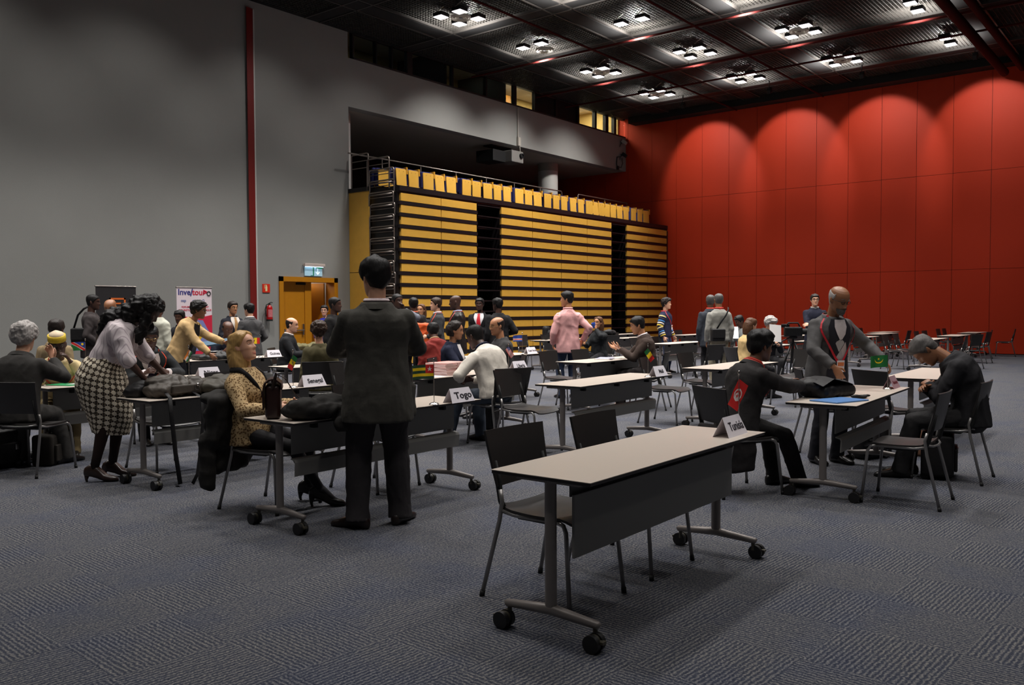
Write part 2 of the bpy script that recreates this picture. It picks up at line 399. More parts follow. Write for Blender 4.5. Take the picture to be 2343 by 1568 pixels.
for k in range(15):
    z = 5.45-k*0.3195
    b = MB(); off = 0.022*(k % 3)-0.02
    loopframe(b, sx_(16.70+0.02*(k % 2)), 17.575-YF+off*0.6, 18.56-YF+off*0.5, z-0.36, z)
    if k > 0: b.bbox((sx_(16.66), 17.62-YF, z-0.09), (sx_(16.70), 18.50-YF, z-0.05))
    b.build('guard_rail', M_railm, st, smooth=True)
b = MB(); loopframe(b, sx_(16.72), 18.62-YF, 19.33-YF, 5.0, 5.963); b.build('guard_rail', M_railm, st, smooth=True)
b = MB(); loopframe(b, sx_(16.72), 17.77-YF, 18.66-YF, 4.9, 5.77); b.build('guard_rail', M_railm, st, smooth=True)
b = MB(); b.tube([(sx_(16.32), 19.0-YF, 5.95), (sx_(26.6), 19.0-YF, 5.95), (sx_(26.64), 19.0-YF, 5.9), (sx_(26.64), 19.0-YF, 4.9)], 0.024, 8)
for x in (17.6, 19.2, 20.8, 22.3, 23.8, 25.3): b.tube([(sx_(x), 19.0-YF, 4.9), (sx_(x), 19.0-YF, 5.95)], 0.016, 6)
b.build('top_rail', M_railm, st, smooth=True)
b = MB(); b.tube([(sx_(27.7), 19.0-YF, 4.9), (sx_(27.7), 19.0-YF, 5.9), (sx_(27.75), 19.0-YF, 5.95), (sx_(31.3), 19.0-YF, 5.95), (sx_(31.3), 19.0-YF, 4.9)], 0.024, 8); b.tube([(sx_(29.6), 19.0-YF, 4.9), (sx_(29.6), 19.0-YF, 5.95)], 0.016, 6); b.tube([(sx_(27.7), 19.0-YF, 5.5), (sx_(31.3), 19.0-YF, 5.5)], 0.012, 6)
b.build('top_rail', M_railm, st, smooth=True)
# folded seats
seats = [(17.22, 18.85), (17.60, 18.75), (18.05-0.1, 18.6), (16.98, 18.05), (17.0, 17.80)] 
SX = [17.11, 17.59, 18.18, 18.67, 19.16, 19.83, 20.29, 20.82, 21.3, 21.79, 22.42, 22.91, 23.42, 23.97, 24.47, 24.95, 25.51, 26.0, 26.52, 26.92, 27.31, 27.70, 28.15, 28.62, 29.08, 29.64, 30.12, 30.61]
allseats = [(x, 0.22) for x in SX] + [(17.25, 1.30), (17.62, 1.30), (18.10, 1.15), (17.02, 0.86), (17.35, 0.95)]
random.seed(3)
proto = None
for i, (x, yo) in enumerate(allseats):
    if proto is None:
        e = MB(); bm = [(-0.19, 0.0), (0.19, 0.0), (0.20, 0.44), (0.175, 0.475), (-0.175, 0.475), (-0.20, 0.44)]
        T = Matrix(((1, 0, 0), (0, 0, -1), (0, 1, 0)))
        e.prism(bm, -0.012, 0.012, 0, T, (0, 0, 0))
        e.sphere((-0.08, -0.014, 0.40), 0.008, 4, 1); e.sphere((0.08, -0.014, 0.40), 0.008, 4, 1)
        proto = e.build('folding_seat', [M_wood, M_edge], st)
        c = MB(); c.rbox((0, 0.09, 0.26), (0.40, 0.14, 0.50), 0.04); c.rbox((0, 0.22, 0.30), (0.44, 0.10, 0.46), 0.04); c.build('seat_cushion', M_blue, proto)
        c = MB(); c.bbox((0.205, -0.02, 0.34), (0.255, 0.16, 0.54)); c.bbox((0.215, 0.10, -0.1), (0.245, 0.16, 0.4)); c.build('armrest', M_arm, proto)
        c = MB(); c.sphere((0.225, -0.0, 0.02), 0.02, 6); c.build('seat_hinge', M_chrome, proto)
        o = proto
    else: o = copy_tree(proto, st)
    o.location = (sx_(x), yo, 5.0 if yo < 0.5 else 5.03)
    o.rotation_euler = (R(random.uniform(-5, 1)), 0, R(random.uniform(-5, 5)))

# ================================================================== WALL FIXTURES
# fire extinguisher with hose, sign, emergency light
fe = empty('fire_extinguisher', (13.87, YW-0.12, 1.25)); tag(fe, 'red fire extinguisher hanging on the grey wall left of the door', 'fire extinguisher')
M_ered = mat('extinguisher_red', (186, 14, 22), 0.3)
MB().lathe([(0.0, 0), (0.075, 0.005), (0.08, 0.03), (0.08, 0.32), (0.07, 0.37), (0.035, 0.405), (0.028, 0.42)], n=20).build('cylinder', M_ered, fe, auto=40)
MB().lathe([(0.083, -0.005), (0.083, 0.04)], n=20).build('base_ring', M_black, fe, auto=40)
b = MB(); b.cyl((0, 0, 0.41), (0, 0, 0.46), 0.022, n=10); b.tube([(-0.02, 0, 0.46), (0.05, 0, 0.49), (0.10, 0, 0.48)], 0.01, 6); b.tube([(-0.02, 0, 0.45), (0.06, 0, 0.44)], 0.009, 6); b.build('valve_handle', M_black, fe)
MB().tube([(-0.02, 0, 0.45), (-0.10, -0.01, 0.42), (-0.14, -0.01, 0.30), (-0.12, -0.01, 0.18), (-0.10, 0, 0.12)], 0.012, 8).build('hose', M_black, fe, smooth=True)
b = MB()
for i in range(14):
    a0 = R(-150+i*8.6); a1 = R(-150+(i+1)*8.6)
    b.add([(0.0815*math.cos(a), 0.0815*math.sin(a), z) for a, z in ((a0, 0.10), (a1, 0.10), (a1, 0.30), (a0, 0.30))], [(0, 1, 2, 3)])
b.build('label_band', mat('ext_label', (214, 120, 124), 0.5, vary=0.5, vscale=60), fe)
MB().box((0, 0.10, 0.36), (0.05, 0.05, 0.06)).build('bracket', M_black, fe)
sg = MB().bbox((13.74, YW-0.02, 2.0), (13.97, YW, 2.225)).build('fire_sign', mat('sign_red', (222, 48, 20), 0.5)); tag(sg, 'square red sign with a pale extinguisher symbol on the grey wall', 'sign')
b = MB(); yy = YW-0.022
b.bbox((13.825, yy, 2.035), (13.885, yy+0.002, 2.16)); b.bbox((13.84, yy, 2.16), (13.87, yy+0.002, 2.19)); b.bbox((13.80, yy, 2.185), (13.875, yy+0.002, 2.20)); b.bbox((13.795, yy, 2.10), (13.808, yy+0.002, 2.19))
b.build('extinguisher_symbol', mat('sign_cream', (236, 226, 170), 0.5), sg)
ex = empty('exit_light', (15.40, YW-0.02, 2.48)); tag(ex, 'emergency exit light over the wooden door, white tube above a lit pictogram', 'exit sign')
MB().rbox((0, -0.05, 0.30), (0.70, 0.10, 0.085), 0.012).build('lamp_housing', mat('lamp_pink_white', (205, 190, 182), 0.5), ex)
MB().bbox((-0.30, -0.075, 0.245), (0.30, -0.03, 0.257)).build('lamp_tube', mat('tube_glow', (220, 240, 255), 0.5, emit=(205, 232, 255), estr=3.0), ex)
M_sign = mat('exit_panel', (168, 200, 214), 0.4, emit=(150, 190, 208), estr=0.35)
pan = MB().bbox((-0.30, -0.02, 0.0), (0.30, 0.0, 0.24)).build('sign_panel', M_sign, ex)
b = MB(); b.bbox((-0.025, -0.024, 0.01), (0.01, -0.02, 0.24)); b.bbox((-0.10, -0.024, 0.0), (0.0, -0.02, 0.016)); b.bbox((0.10, -0.024, 0.205), (0.30, -0.02, 0.24)); b.build('green_bars', mat('exit_green', (10, 120, 84), 0.5, emit=(6, 110, 74), estr=0.3), pan)
b = MB(); b.bbox((0.13, -0.024, 0.06), (0.15, -0.02, 0.22)); b.prism([(0.0, 0.0), (0.07, 0.075), (0.055, 0.09), (0.0, 0.03), (-0.055, 0.09), (-0.07, 0.075)], -0.001, 0.002, 0, Matrix(((1, 0, 0), (0, 0, 1), (0, 1, 0))), (0.14, -0.023, 0.03)); b.build('arrow', mat('exit_arrow', (236, 250, 255), 0.5, emit=(225, 245, 255), estr=0.8), pan)

# projector hung under the gallery soffit, conduit on the fascia, floodlights by the red wall
pj = empty('projector', (24.3, YW+0.55, 6.83)); tag(pj, 'large projector hanging under the grey gallery', 'projector')
MB().rbox((0.25, -0.25, 0.18), (0.66, 0.7, 0.42), 0.03).build('projector_body', mat('projector_grey', (128, 126, 122), 0.5), pj)
MB().rbox((-0.42, 0.1, 0.16), (0.7, 0.8, 0.40), 0.02).build('rear_case', M_black, pj)
MB().lathe([(0.09, -0.05), (0.09, 0.06), (0.065, 0.07), (0.06, 0.02)], (0.42, -0.62, 0.22), 20, 0, rotm(R(90))).build('lens', M_black, pj, auto=40)
b = MB(); b.bbox((-0.6, -0.1, 0.52), (0.5, 0.3, 0.57)); b.cyl((-0.3, 0.1, 0.36), (-0.3, 0.1, 0.56), 0.03); b.cyl((0.3, 0.1, 0.36), (0.3, 0.1, 0.56), 0.03); b.build('mount', M_black, pj)
b = MB(); b.tube([(24.58, YW-0.03, 8.75), (24.58, YW-0.03, 7.65)], 0.02, 8); b.box((24.60, YW-0.05, 7.55), (0.14, 0.09, 0.30)); b.tube([(24.66, YW-0.04, 7.42), (24.72, YW-0.03, 7.2), (24.72, YW+0.3, 7.05)], 0.014, 6)
cd = b.build('conduit', M_soffit); tag(cd, 'thin grey conduit with a junction box running down the gallery face', 'conduit')
for i, (x, z) in enumerate(((31.62, 8.55), (31.62, 8.02))):
    fl = empty('floodlight', (x, YW-0.16, z)); tag(fl, ['upper small floodlight at the red wall end of the gallery face', 'lower small floodlight at the red wall end of the gallery face'][i], 'floodlight', 'floodlights on the gallery face')
    M_ = rotm(R(35), 0, R(20))
    MB().rbox((0, 0, 0), (0.26, 0.20, 0.14), 0.015, 0, M_).build('lamp_head', M_blackm if i else M_soffit, fl)
    b = MB(); b.box((0, 0.12, 0.02), (0.06, 0.10, 0.06)); b.tube([(0, 0.1, 0.0), (-0.12, 0.14, -0.1), (-0.14, 0.14, -0.2)], 0.01, 6); b.build('bracket', M_blackm, fl)
b = MB(); b.tube([(31.5, YW-0.03, 7.95), (31.25, YW-0.03, 7.9), (31.22, YW-0.03, 7.6), (31.3, YW-0.03, 7.45)], 0.02, 8); b.tube([(31.3, YW-0.03, 7.5), (31.55, YW-0.05, 7.5), (31.66, YW-0.05, 7.7), (31.60, YW-0.05, 7.9)], 0.014, 8); b.box((31.28, YW-0.05, 7.45), (0.10, 0.08, 0.14))
cb = b.build('cable', M_blackm, smooth=True); tag(cb, 'black cable looped below the floodlights at the gallery end', 'cable')

# ---- ceiling lamp clusters: four square downlights round a disc diffuser
M_lampface = mat('lamp_face', (255, 250, 255), 0.5, emit=(255, 246, 255), estr=4.0)
M_lampbox = mat('lamp_box', (20, 19, 19), 0.6)
M_diff = mat('air_diffuser', (190, 184, 170), 0.6)
def lamp():
    r = empty('ceiling_lamp', (0, 0, 0))
    MB().rbox((0, 0, 0.05), (0.31, 0.31, 0.10), 0.02).build('lamp_housing', M_lampbox, r)
    MB().bbox((-0.14, -0.14, -0.012), (0.14, 0.14, -0.002)).build('lamp_glass', M_lampface, r)
    b = MB(); b.tube([(0.0, 0.16, 0.12), (0.05, 0.12, 0.22), (0.1, 0.0, 0.30)], 0.012, 6); b.sphere((0.02, 0.15, 0.16), 0.03, 5); b.build('lamp_plug', M_diff, r)
    return r
def diffuser():
    r = MB().lathe([(0.05, 0.03), (0.08, 0.0), (0.12, 0.02), (0.17, -0.01), (0.20, 0.02), (0.26, -0.01), (0.27, 0.05)], n=28).build('air_diffuser', M_diff, auto=30)
    MB().lathe([(0.0, 0.0), (0.045, 0.0), (0.06, 0.04)], n=16).build('centre_boss', M_lampbox, r, auto=30)
    return r
GX = [10.2, 13.7, 17.2, 20.7, 24.0, 27.65]; GXn = ['sixth', 'fifth', 'fourth', 'third', 'second', 'first']
GY = [15.55, 12.2, 9.05, 5.72, 2.4]; GYn = ['first', 'second', 'third', 'fourth', 'fifth']
LPROTO = lamp(); tag(LPROTO, 'x', 'ceiling lamp', 'square downlights in the ceiling'); first = True
DPROTO = diffuser(); tag(DPROTO, 'x', 'air diffuser', 'round air diffusers in the ceiling'); dfirst = True
HAS_D = {(17.2, 15.55), (20.7, 15.55), (24.0, 15.55), (24.0, 9.05), (27.65, 15.55), (27.65, 9.05)}
# clusters in the frame, (x, y): which of the four lamps are there
CL = {}
for x in GX[2:]:
    for y in GY[:4]:
        CL[(x, y)] = [(-1, 1), (-1, -1), (1, -1), (1, 1)]
CL[(20.7, 15.55)] = [(-1, 1), (-1, -1)]; CL[(20.7, 12.2)] = [(-1, 1), (-1, -1)]
CL[(24.0, 5.72)] = [(-1, 1), (1, 1)]; CL[(27.65, 5.72)] = [(-1, 1), (1, 1)]
WHERE = {(-1, 1): 'near gallery-side', (-1, -1): 'near outer', (1, -1): 'far outer', (1, 1): 'far gallery-side'}
VIS = [(17.2, 15.55), (20.7, 15.55), (20.7, 12.2), (24.0, 15.55), (24.0, 12.2), (24.0, 9.05), (27.65, 15.55), (27.65, 12.2), (27.65, 9.05), (24.0, 5.72), (27.65, 5.72)]
CN = {(17.2, 15.55): 'cluster nearest the grey wall', (20.7, 15.55): 'pair before the gallery windows', (20.7, 12.2): 'topmost middle pair', (24.0, 15.55): 'cluster over the gallery', (24.0, 12.2): 'cluster in the centre of the ceiling', (24.0, 9.05): 'cluster inside the bright framed bay', (27.65, 15.55): 'cluster in the gallery corner', (27.65, 12.2): 'cluster second from the gallery along the red wall', (27.65, 9.05): 'cluster third from the gallery along the red wall', (24.0, 5.72): 'upper pair beside the thick red pipe', (27.65, 5.72): 'lower pair beside the thick red pipe'}
for (x, y) in VIS:
    for (a, b_) in CL[(x, y)]:
        l = LPROTO if first else copy_tree(LPROTO); first = False
        place(l, (x+0.36*a, y+0.33*b_, 9.2), 0, '%s square lamp of the %s' % (WHERE[(a, b_)], CN[(x, y)]))
    if (x, y) in HAS_D:
        d = DPROTO if dfirst else copy_tree(DPROTO); dfirst = False
        place(d, (x+(0.05 if x != 20.7 else 0.25), y, 9.2), 0, 'round cream diffuser in the lamp %s' % CN[(x, y)])
for i, y in enumerate(GY[:4]):  # made-up housings for the added lights that scallop the red wall
    ws = empty('added_wall_wash', (29.6, y, 9.05)); tag(ws, '%s added black wall-wash spotlight before the red wall, counted from the gallery' % GYn[i], 'spotlight', 'added spotlights before the red wall')
    MB().rbox((0.04, 0, 0.12), (0.20, 0.14, 0.16), 0.02, 0, rotm(0, R(-45), 0)).build('spot_head', M_black, ws)
    MB().cyl((0, 0, 0.15), (0, 0, 0.46), 0.015, n=8).build('stem', M_black, ws)
# roll-up banners by the grey wall
def banner(x, y, w_, h_, rz, face):
    r = empty('roll_up_banner', (x, y, 0), rz)
    MB().bbox((-w_/2, -0.006, 0.07), (w_/2, 0.0, h_)).build('banner_sheet', face, r)
    b = MB(); b.cyl((-w_/2-0.01, 0, h_), (w_/2+0.01, 0, h_), 0.016, n=10); b.build('top_bar', M_steel, r, auto=40)
    b = MB(); b.rbox((0, 0, 0.05), (w_+0.04, 0.11, 0.10), 0.02); b.bbox((-w_/2*0.6, -0.15, 0.0), (-w_/2*0.6+0.04, 0.15, 0.02)); b.bbox((w_/2*0.6, -0.15, 0.0), (w_/2*0.6+0.04, 0.15, 0.02)); b.build('cassette', M_steel, r)
    MB().cyl((0, 0.03, 0.1), (0, 0.03, h_), 0.01, n=8).build('pole', M_steel, r)
    return r
FRONT = Matrix(((1, 0, 0), (0, 0, -1), (0, 1, 0)))   # lettering in the xz plane facing -y
bn = banner(9.02, 17.9, 0.86, 2.03, 0, mat('banner_black', (34, 31, 33), 0.6)); tag(bn, 'black roll-up banner with an orange linked-squares emblem by the grey wall', 'banner')
M_org = mat('emblem_orange', (222, 106, 36), 0.6)
def rect_ring(mb, x0, z0, x1, z1, t, y=-0.009):
    for lo, hi in (((x0, z0), (x1, z0+t)), ((x0, z1-t), (x1, z1)), ((x0, z0), (x0+t, z1)), ((x1-t, z0), (x1, z1))):
        mb.bbox((lo[0], y, lo[1]), (hi[0], y+0.002, hi[1]))
b = MB(); rect_ring(b, -0.15, 1.55, 0.20, 1.79, 0.035); rect_ring(b, -0.05, 1.37, 0.13, 1.69, 0.03); rect_ring(b, 0.165, 1.30, 0.265, 1.50, 0.028); b.build('emblem', M_org, bn)
bn = banner(10.82, 17.9, 0.87, 2.04, 0, mat('banner_white', (232, 216, 222), 0.6)); tag(bn, 'white and crimson roll-up banner with a map shape by the grey wall', 'banner')
M_crim = mat('banner_crimson', (204, 30, 62), 0.6); M_navy = mat('banner_navy', (52, 52, 128), 0.6)
b = text_mb('Inve', 0.185, FRONT, (-0.25, -0.009, 1.93), bold=0.004); b.add(*[(q.v, q.f) for q in [text_mb('/', 0.22, FRONT, (-0.07, -0.009, 1.92), bold=0.006)]][0]); b.build('lettering', M_navy, bn)
b = text_mb('tour', 0.185, FRONT, (0.11, -0.009, 1.93), bold=0.004); b.add(*[(q.v, q.f) for q in [text_mb('>', 0.20, FRONT, (0.275, -0.009, 1.93), bold=0.006)]][0]); b.build('lettering', M_crim, bn)
for t_, z_ in (('FORUM D\'INVESTISSEMENT', 1.60), ('TOURISTIQUE POUR L\'AFRIQUE', 1.53), ('janvier', 1.45)):
    text_mb(t_, 0.056, FRONT, (0.02, -0.009, z_), bold=0.001).build('lettering', M_crim, bn)
b = MB(); b.tube([(0.36+0.045*math.cos(a), -0.008, 1.91+0.045*math.sin(a)) for a in [i*math.pi/8 for i in range(17)]], 0.012, 5); b.build('seal', M_lampbox, bn)
for t_, s_, x_ in (('osp', 0.09, -0.27), ('africa', 0.05, 0.0), ('O', 0.08, 0.22)): text_mb(t_, s_, FRONT, (x_, -0.009, 1.745), bold=0.002).build('partner_logo', mat('logo_blue', (120, 130, 176), 0.6), bn)
b = MB(); b.prism([(-0.435, 0.2), (0.435, 0.2), (0.435, 1.42), (0.10, 1.36), (-0.435, 1.40)], 0.009, 0.011, 0, FRONT); b.build('crimson_field', M_crim, bn)
b = MB(); b.prism([(-0.30, 0.75), (-0.10, 0.60), (0.28, 0.62), (0.43, 0.92), (0.30, 1.12), (0.20, 1.30), (-0.16, 1.32), (-0.34, 1.05)], 0.012, 0.014, 0, FRONT); b.build('map_shape', mat('map_violet', (126, 132, 188), 0.6), bn)
b = MB(); b.prism([(0.26*math.cos(a)-0.06, 0.26*math.sin(a)+1.04) for a in [i*2*math.pi/24 for i in range(24)]], 0.015, 0.017, 0, FRONT); b.build('yellow_sun', mat('banner_yellow', (224, 178, 40), 0.6), bn)
b = MB(); b.prism([(0.19*math.cos(a)-0.12, 0.17*math.sin(a)+1.14) for a in [i*2*math.pi/24 for i in range(24)]], 0.018, 0.020, 0, FRONT); b.build('red_disc', M_crim, bn)
# ================================================================== FURNITURE PROTOTYPES
M_top = mat('table_laminate', (196, 184, 172), 0.38, vary=0.04, vscale=120)
M_tedge = mat('table_edge', (30, 25, 26), 0.5)
M_leg = mat('leg_paint', (128, 121, 117), 0.40, 0.25)
M_panel = mat('panel_grey', (122, 120, 116), 0.5)
M_panel2 = mat('panel_dark', (86, 84, 82), 0.55)
M_wheel = mat('castor_black', (20, 19, 20), 0.5)
M_wheelc = mat('castor_cap', (70, 66, 56), 0.4)
M_seat = mat('seat_black', (40, 37, 36), 0.42, bump=0.05, bscale=300)
M_leg2 = mat('chair_tube', (146, 143, 141), 0.28, 0.6)
M_foot = mat('rubber_foot', (16, 16, 16), 0.7)

def make_table(flat):
    r = empty('folding_table', (0, 0, 0)); tag(r, 'x', 'table', 'grey conference tables')
    L, W, H = 1.92, 0.54, 0.745
    b = MB(); b.rbox((0, 0, H-0.0095), (L-0.004, W-0.004, 0.017), 0.003, 1); b.bbox((-L/2, -W/2, H-0.003), (L/2, W/2, H), 0); b.build('tabletop', [M_top, M_tedge], r)
    for sx in (-1, 1):
        x = sx*0.868
        b = MB(); b.tube([(x, 0, 0.12), (x, 0, H-0.02)], 0.029, 14, flat=0.78, upv=(0, 1, 0)); b.box((x, 0, H-0.03), (0.06, 0.34, 0.02))
        lg = b.build('leg', M_leg, r, auto=40)
        b = MB(); b.tube([(x, -0.255, 0.105), (x, -0.25, 0.108), (x, 0, 0.128), (x, 0.25, 0.108), (x, 0.255, 0.105)], [0.014, 0.018, 0.026, 0.018, 0.014], 12); b.build('foot_bar', M_leg, r, smooth=True)
        for sy in (-1, 1):
            b = MB(); y = sy*0.235; cx_ = x+0.028*sx
            for o in (-0.022, 0.022): b.cyl((cx_+o-0.012, y+0.012*sy, 0.040), (cx_+o+0.012, y+0.012*sy, 0.040), 0.040, n=18)
            b.cyl((cx_-0.012, y+0.01*sy, 0.045), (cx_+0.012, y+0.01*sy, 0.045), 0.03, n=14, mi=1); b.cyl((x, y, 0.05), (x, y, 0.10), 0.011, n=8, mi=1)
            b.box((cx_, y+0.045*sy, 0.050), (0.03, 0.04, 0.012), 1)
            b.build('castor', [M_wheel, M_wheelc], r, auto=40)
    if flat:
        b = MB(); b.bbox((-0.83, -0.085, 0.64), (0.83, -0.075, 0.727)); b.build('upper_strip', M_panel2, r)
        b = MB(); b.rbox((0, -0.105, 0.512), (1.69, 0.014, 0.285), 0.003); b.build('modesty_panel', M_panel, r)
    else:
        b = MB(); b.bbox((-0.83, -0.085, 0.505), (0.83, -0.075, 0.727)); b.build('modesty_panel', M_panel, r)
        b = MB(); T = Matrix(((0, 1, 0), (0, 0, 1), (1, 0, 0)))
        prof = [(-0.085, 0.483), (-0.122, 0.474), (-0.134, 0.455), (-0.128, 0.362), (-0.120, 0.362), (-0.125, 0.452), (-0.118, 0.465), (-0.085, 0.474)]
        n = len(prof); vs = [(-0.84, y, z) for y, z in prof]+[(0.84, y, z) for y, z in prof]
        b.add(vs, [tuple(range(n)), tuple(range(2*n-1, n-1, -1))]+[(i, n+i, n+(i+1) % n, (i+1) % n) for i in range(n)])
        b.build('cable_tray', M_panel, r)
    for x in (-0.66, 0, 0.66): MB().box((x, -0.11, 0.70), (0.03, 0.05, 0.05)).build('hinge', M_black, r)
    return r

def make_chair():
    r = empty('meeting_chair', (0, 0, 0)); tag(r, 'x', 'chair', 'black meeting chairs')
    # seat shell: curved sheet
    def sheet(fn, nu, nv, t, name, m):
        b = MB(); g = [[V(fn(u/nu, v/nv)) for v in range(nv+1)] for u in range(nu+1)]
        top = []; bot = []
        for u in range(nu+1):
            for v in range(nv+1):
                a = g[min(u+1, nu)][v]-g[max(u-1, 0)][v]; c = g[u][min(v+1, nv)]-g[u][max(v-1, 0)]
                nn = a.cross(c).normalized(); top.append(g[u][v]+nn*t/2); bot.append(g[u][v]-nn*t/2)
        W_ = nv+1; fs = []; N_ = len(top)
        for u in range(nu):
            for v in range(nv):
                i = u*W_+v; fs.append((i, i+W_, i+W_+1, i+1)); fs.append((N_+i, N_+i+1, N_+i+W_+1, N_+i+W_))
        bd = [v for v in range(nv)]+[u*W_+nv for u in range(nu)]+[nu*W_+v for v in range(nv, 0, -1)]+[u*W_ for u in range(nu, 0, -1)]
        for k in range(len(bd)):
            a, c = bd[k], bd[(k+1) % len(bd)]; fs.append((a, c, c+N_, a+N_))
        b.add(top+bot, fs); return b.build(name, m, r, auto=50)
    def seatfn(u, v):
        x = -0.19+u*0.45; y = (v-0.5)*2; w = 0.215+0.012*math.sin(u*math.pi)-0.02*(u > 0.93)-0.015*(u < 0.05)
        z = 0.452+0.012*abs(y)**3-0.035*max(0, (u-0.82)/0.18)**2+0.02*max(0, (0.15-u)/0.15)**2-0.010*math.sin(u*math.pi)
        return (x, y*w, z)
    sheet(seatfn, 12, 8, 0.012, 'seat', M_seat)
    def backfn(u, v):
        y = (v-0.5)*2; w = 0.222+0.024*u
        return (-0.205-0.075*u-0.022*(1-y*y)+0.010*u*u*1.2, -y*w, 0.572+0.285*u)
    sheet(backfn, 8, 8, 0.013, 'backrest', M_seat)
    for s in (-1, 1): MB().tube([(-0.165, s*0.205, 0.445), (-0.195, s*0.205, 0.50), (-0.215, s*0.200, 0.60), (-0.24, s*0.200, 0.70)], [0.020, 0.019, 0.022, 0.016], 8, flat=0.55).build('back_upright', M_foot, r, smooth=True)
    for s in (-1, 1):
        b = MB(); b.tube([(0.262, s*0.245, 0.012), (0.225, s*0.222, 0.40), (0.205, s*0.216, 0.432), (0.17, s*0.214, 0.442)], 0.0115, 8); b.cyl((0.263, s*0.246, 0), (0.261, s*0.244, 0.03), 0.014, n=8, mi=1); b.build('leg', [M_leg2, M_foot], r, smooth=True)
        b = MB(); b.tube([(-0.285, s*0.250, 0.012), (-0.19, s*0.222, 0.40), (-0.175, s*0.218, 0.50), (-0.19, s*0.215, 0.56)], 0.0115, 8); b.cyl((-0.287, s*0.251, 0), (-0.282, s*0.249, 0.03), 0.014, n=8, mi=1); b.build('leg', [M_leg2, M_foot], r, smooth=True)
    b = MB()
    for s in (-1, 1): b.tube([(0.17, s*0.214, 0.440), (-0.10, s*0.216, 0.440), (-0.175, s*0.218, 0.452)], 0.0105, 8)
    b.tube([(-0.178, -0.217, 0.470), (-0.215, -0.12, 0.455), (-0.225, 0, 0.452), (-0.215, 0.12, 0.455), (-0.178, 0.217, 0.470)], 0.008, 8)
    b.build('seat_frame', M_leg2, r, smooth=True)
    MB().rbox((0.0, 0, 0.425), (0.22, 0.36, 0.028), 0.008).build('seat_bracket', M_foot, r)
    return r

# ---- flags
def star(n, r0, r1, ph=math.pi/2):
    return [((r0 if i % 2 == 0 else r1)*math.cos(ph+i*math.pi/n), (r0 if i % 2 == 0 else r1)*math.sin(ph+i*math.pi/n)) for i in range(2*n)]
def inpoly(p, poly, c=(0, 0)):
    x, y = p[0]-c[0], p[1]-c[1]; r = False; n = len(poly)
    for i in range(n):
        x1, y1 = poly[i]; x2, y2 = poly[(i+1) % n]
        if (y1 > y) != (y2 > y) and x < (x2-x1)*(y-y1)/(y2-y1)+x1: r = not r
    return r
S5 = star(5, 1, 0.382)
def sc5(k): return [(x*k, y*k) for x, y in S5]
G_, Y_, R_, W_, B_, O_, K_ = [mat('flag_'+n, c, 0.7) for n, c in (('green', (20, 112, 52)), ('yellow', (250, 214, 20)), ('red', (214, 34, 32)), ('white', (236, 228, 226)), ('blue', (26, 60, 150)), ('orange', (240, 130, 30)), ('dark_green', (40, 74, 52)))]
FM = [G_, Y_, R_, W_, B_, O_, K_]
# u along the fly 0..1.5 from the rod, v 0..1 from bottom
def f_tunisia(u, v):
    d = math.hypot(u-0.75, v-0.5)
    if d < 0.34:
        if inpoly((u, v), sc5(0.14), (0.82, 0.5)): return 2
        if math.hypot(u-0.75, v-0.5) < 0.26 and math.hypot(u-0.83, v-0.5) > 0.20: return 2
        return 3
    return 2
def f_togo(u, v):
    if u < 0.58 and v > 0.4: return 3 if inpoly((u, v), sc5(0.20), (0.29, 0.7)) else 2
    return 6 if int(v*5) % 2 == 0 else 1
def f_mauritania(u, v):
    if math.hypot(u-0.75, v-0.66) < 0.34 and math.hypot(u-0.75, v-0.76) > 0.34 and v < 0.68: return 1
    if inpoly((u, v), sc5(0.11), (0.75, 0.70)): return 1
    return 0
def f_liberia(u, v):
    if u < 0.5 and v > 0.5: return 3 if inpoly((u, v), sc5(0.17), (0.25, 0.75)) else 4
    return 2 if int(v*11) % 2 == 0 else 3
def tri(a, b_, c):
    return lambda u, v: a if u < 0.5 else (b_ if u < 1.0 else c)
def f_senegal(u, v):
    if 0.5 <= u < 1.0: return 0 if inpoly((u, v), sc5(0.15), (0.75, 0.5)) else 1
    return 0 if u < 0.5 else 2
def f_niger(u, v):
    if v > 0.667: return 5
    if v < 0.333: return 0
    return 5 if math.hypot(u-0.75, v-0.5) < 0.12 else 3
def f_namibia(u, v):
    d = (v - u/1.5)
    if abs(d) < 0.14: return 2
    if abs(d) < 0.19: return 3
    if d > 0:
        return 1 if math.hypot(u-0.32, v-0.74) < 0.14 else 4
    return 0
def f_capeverde(u, v):
    if 0.30 < v < 0.42: return 2
    if 0.22 < v < 0.5: return 3
    return 4
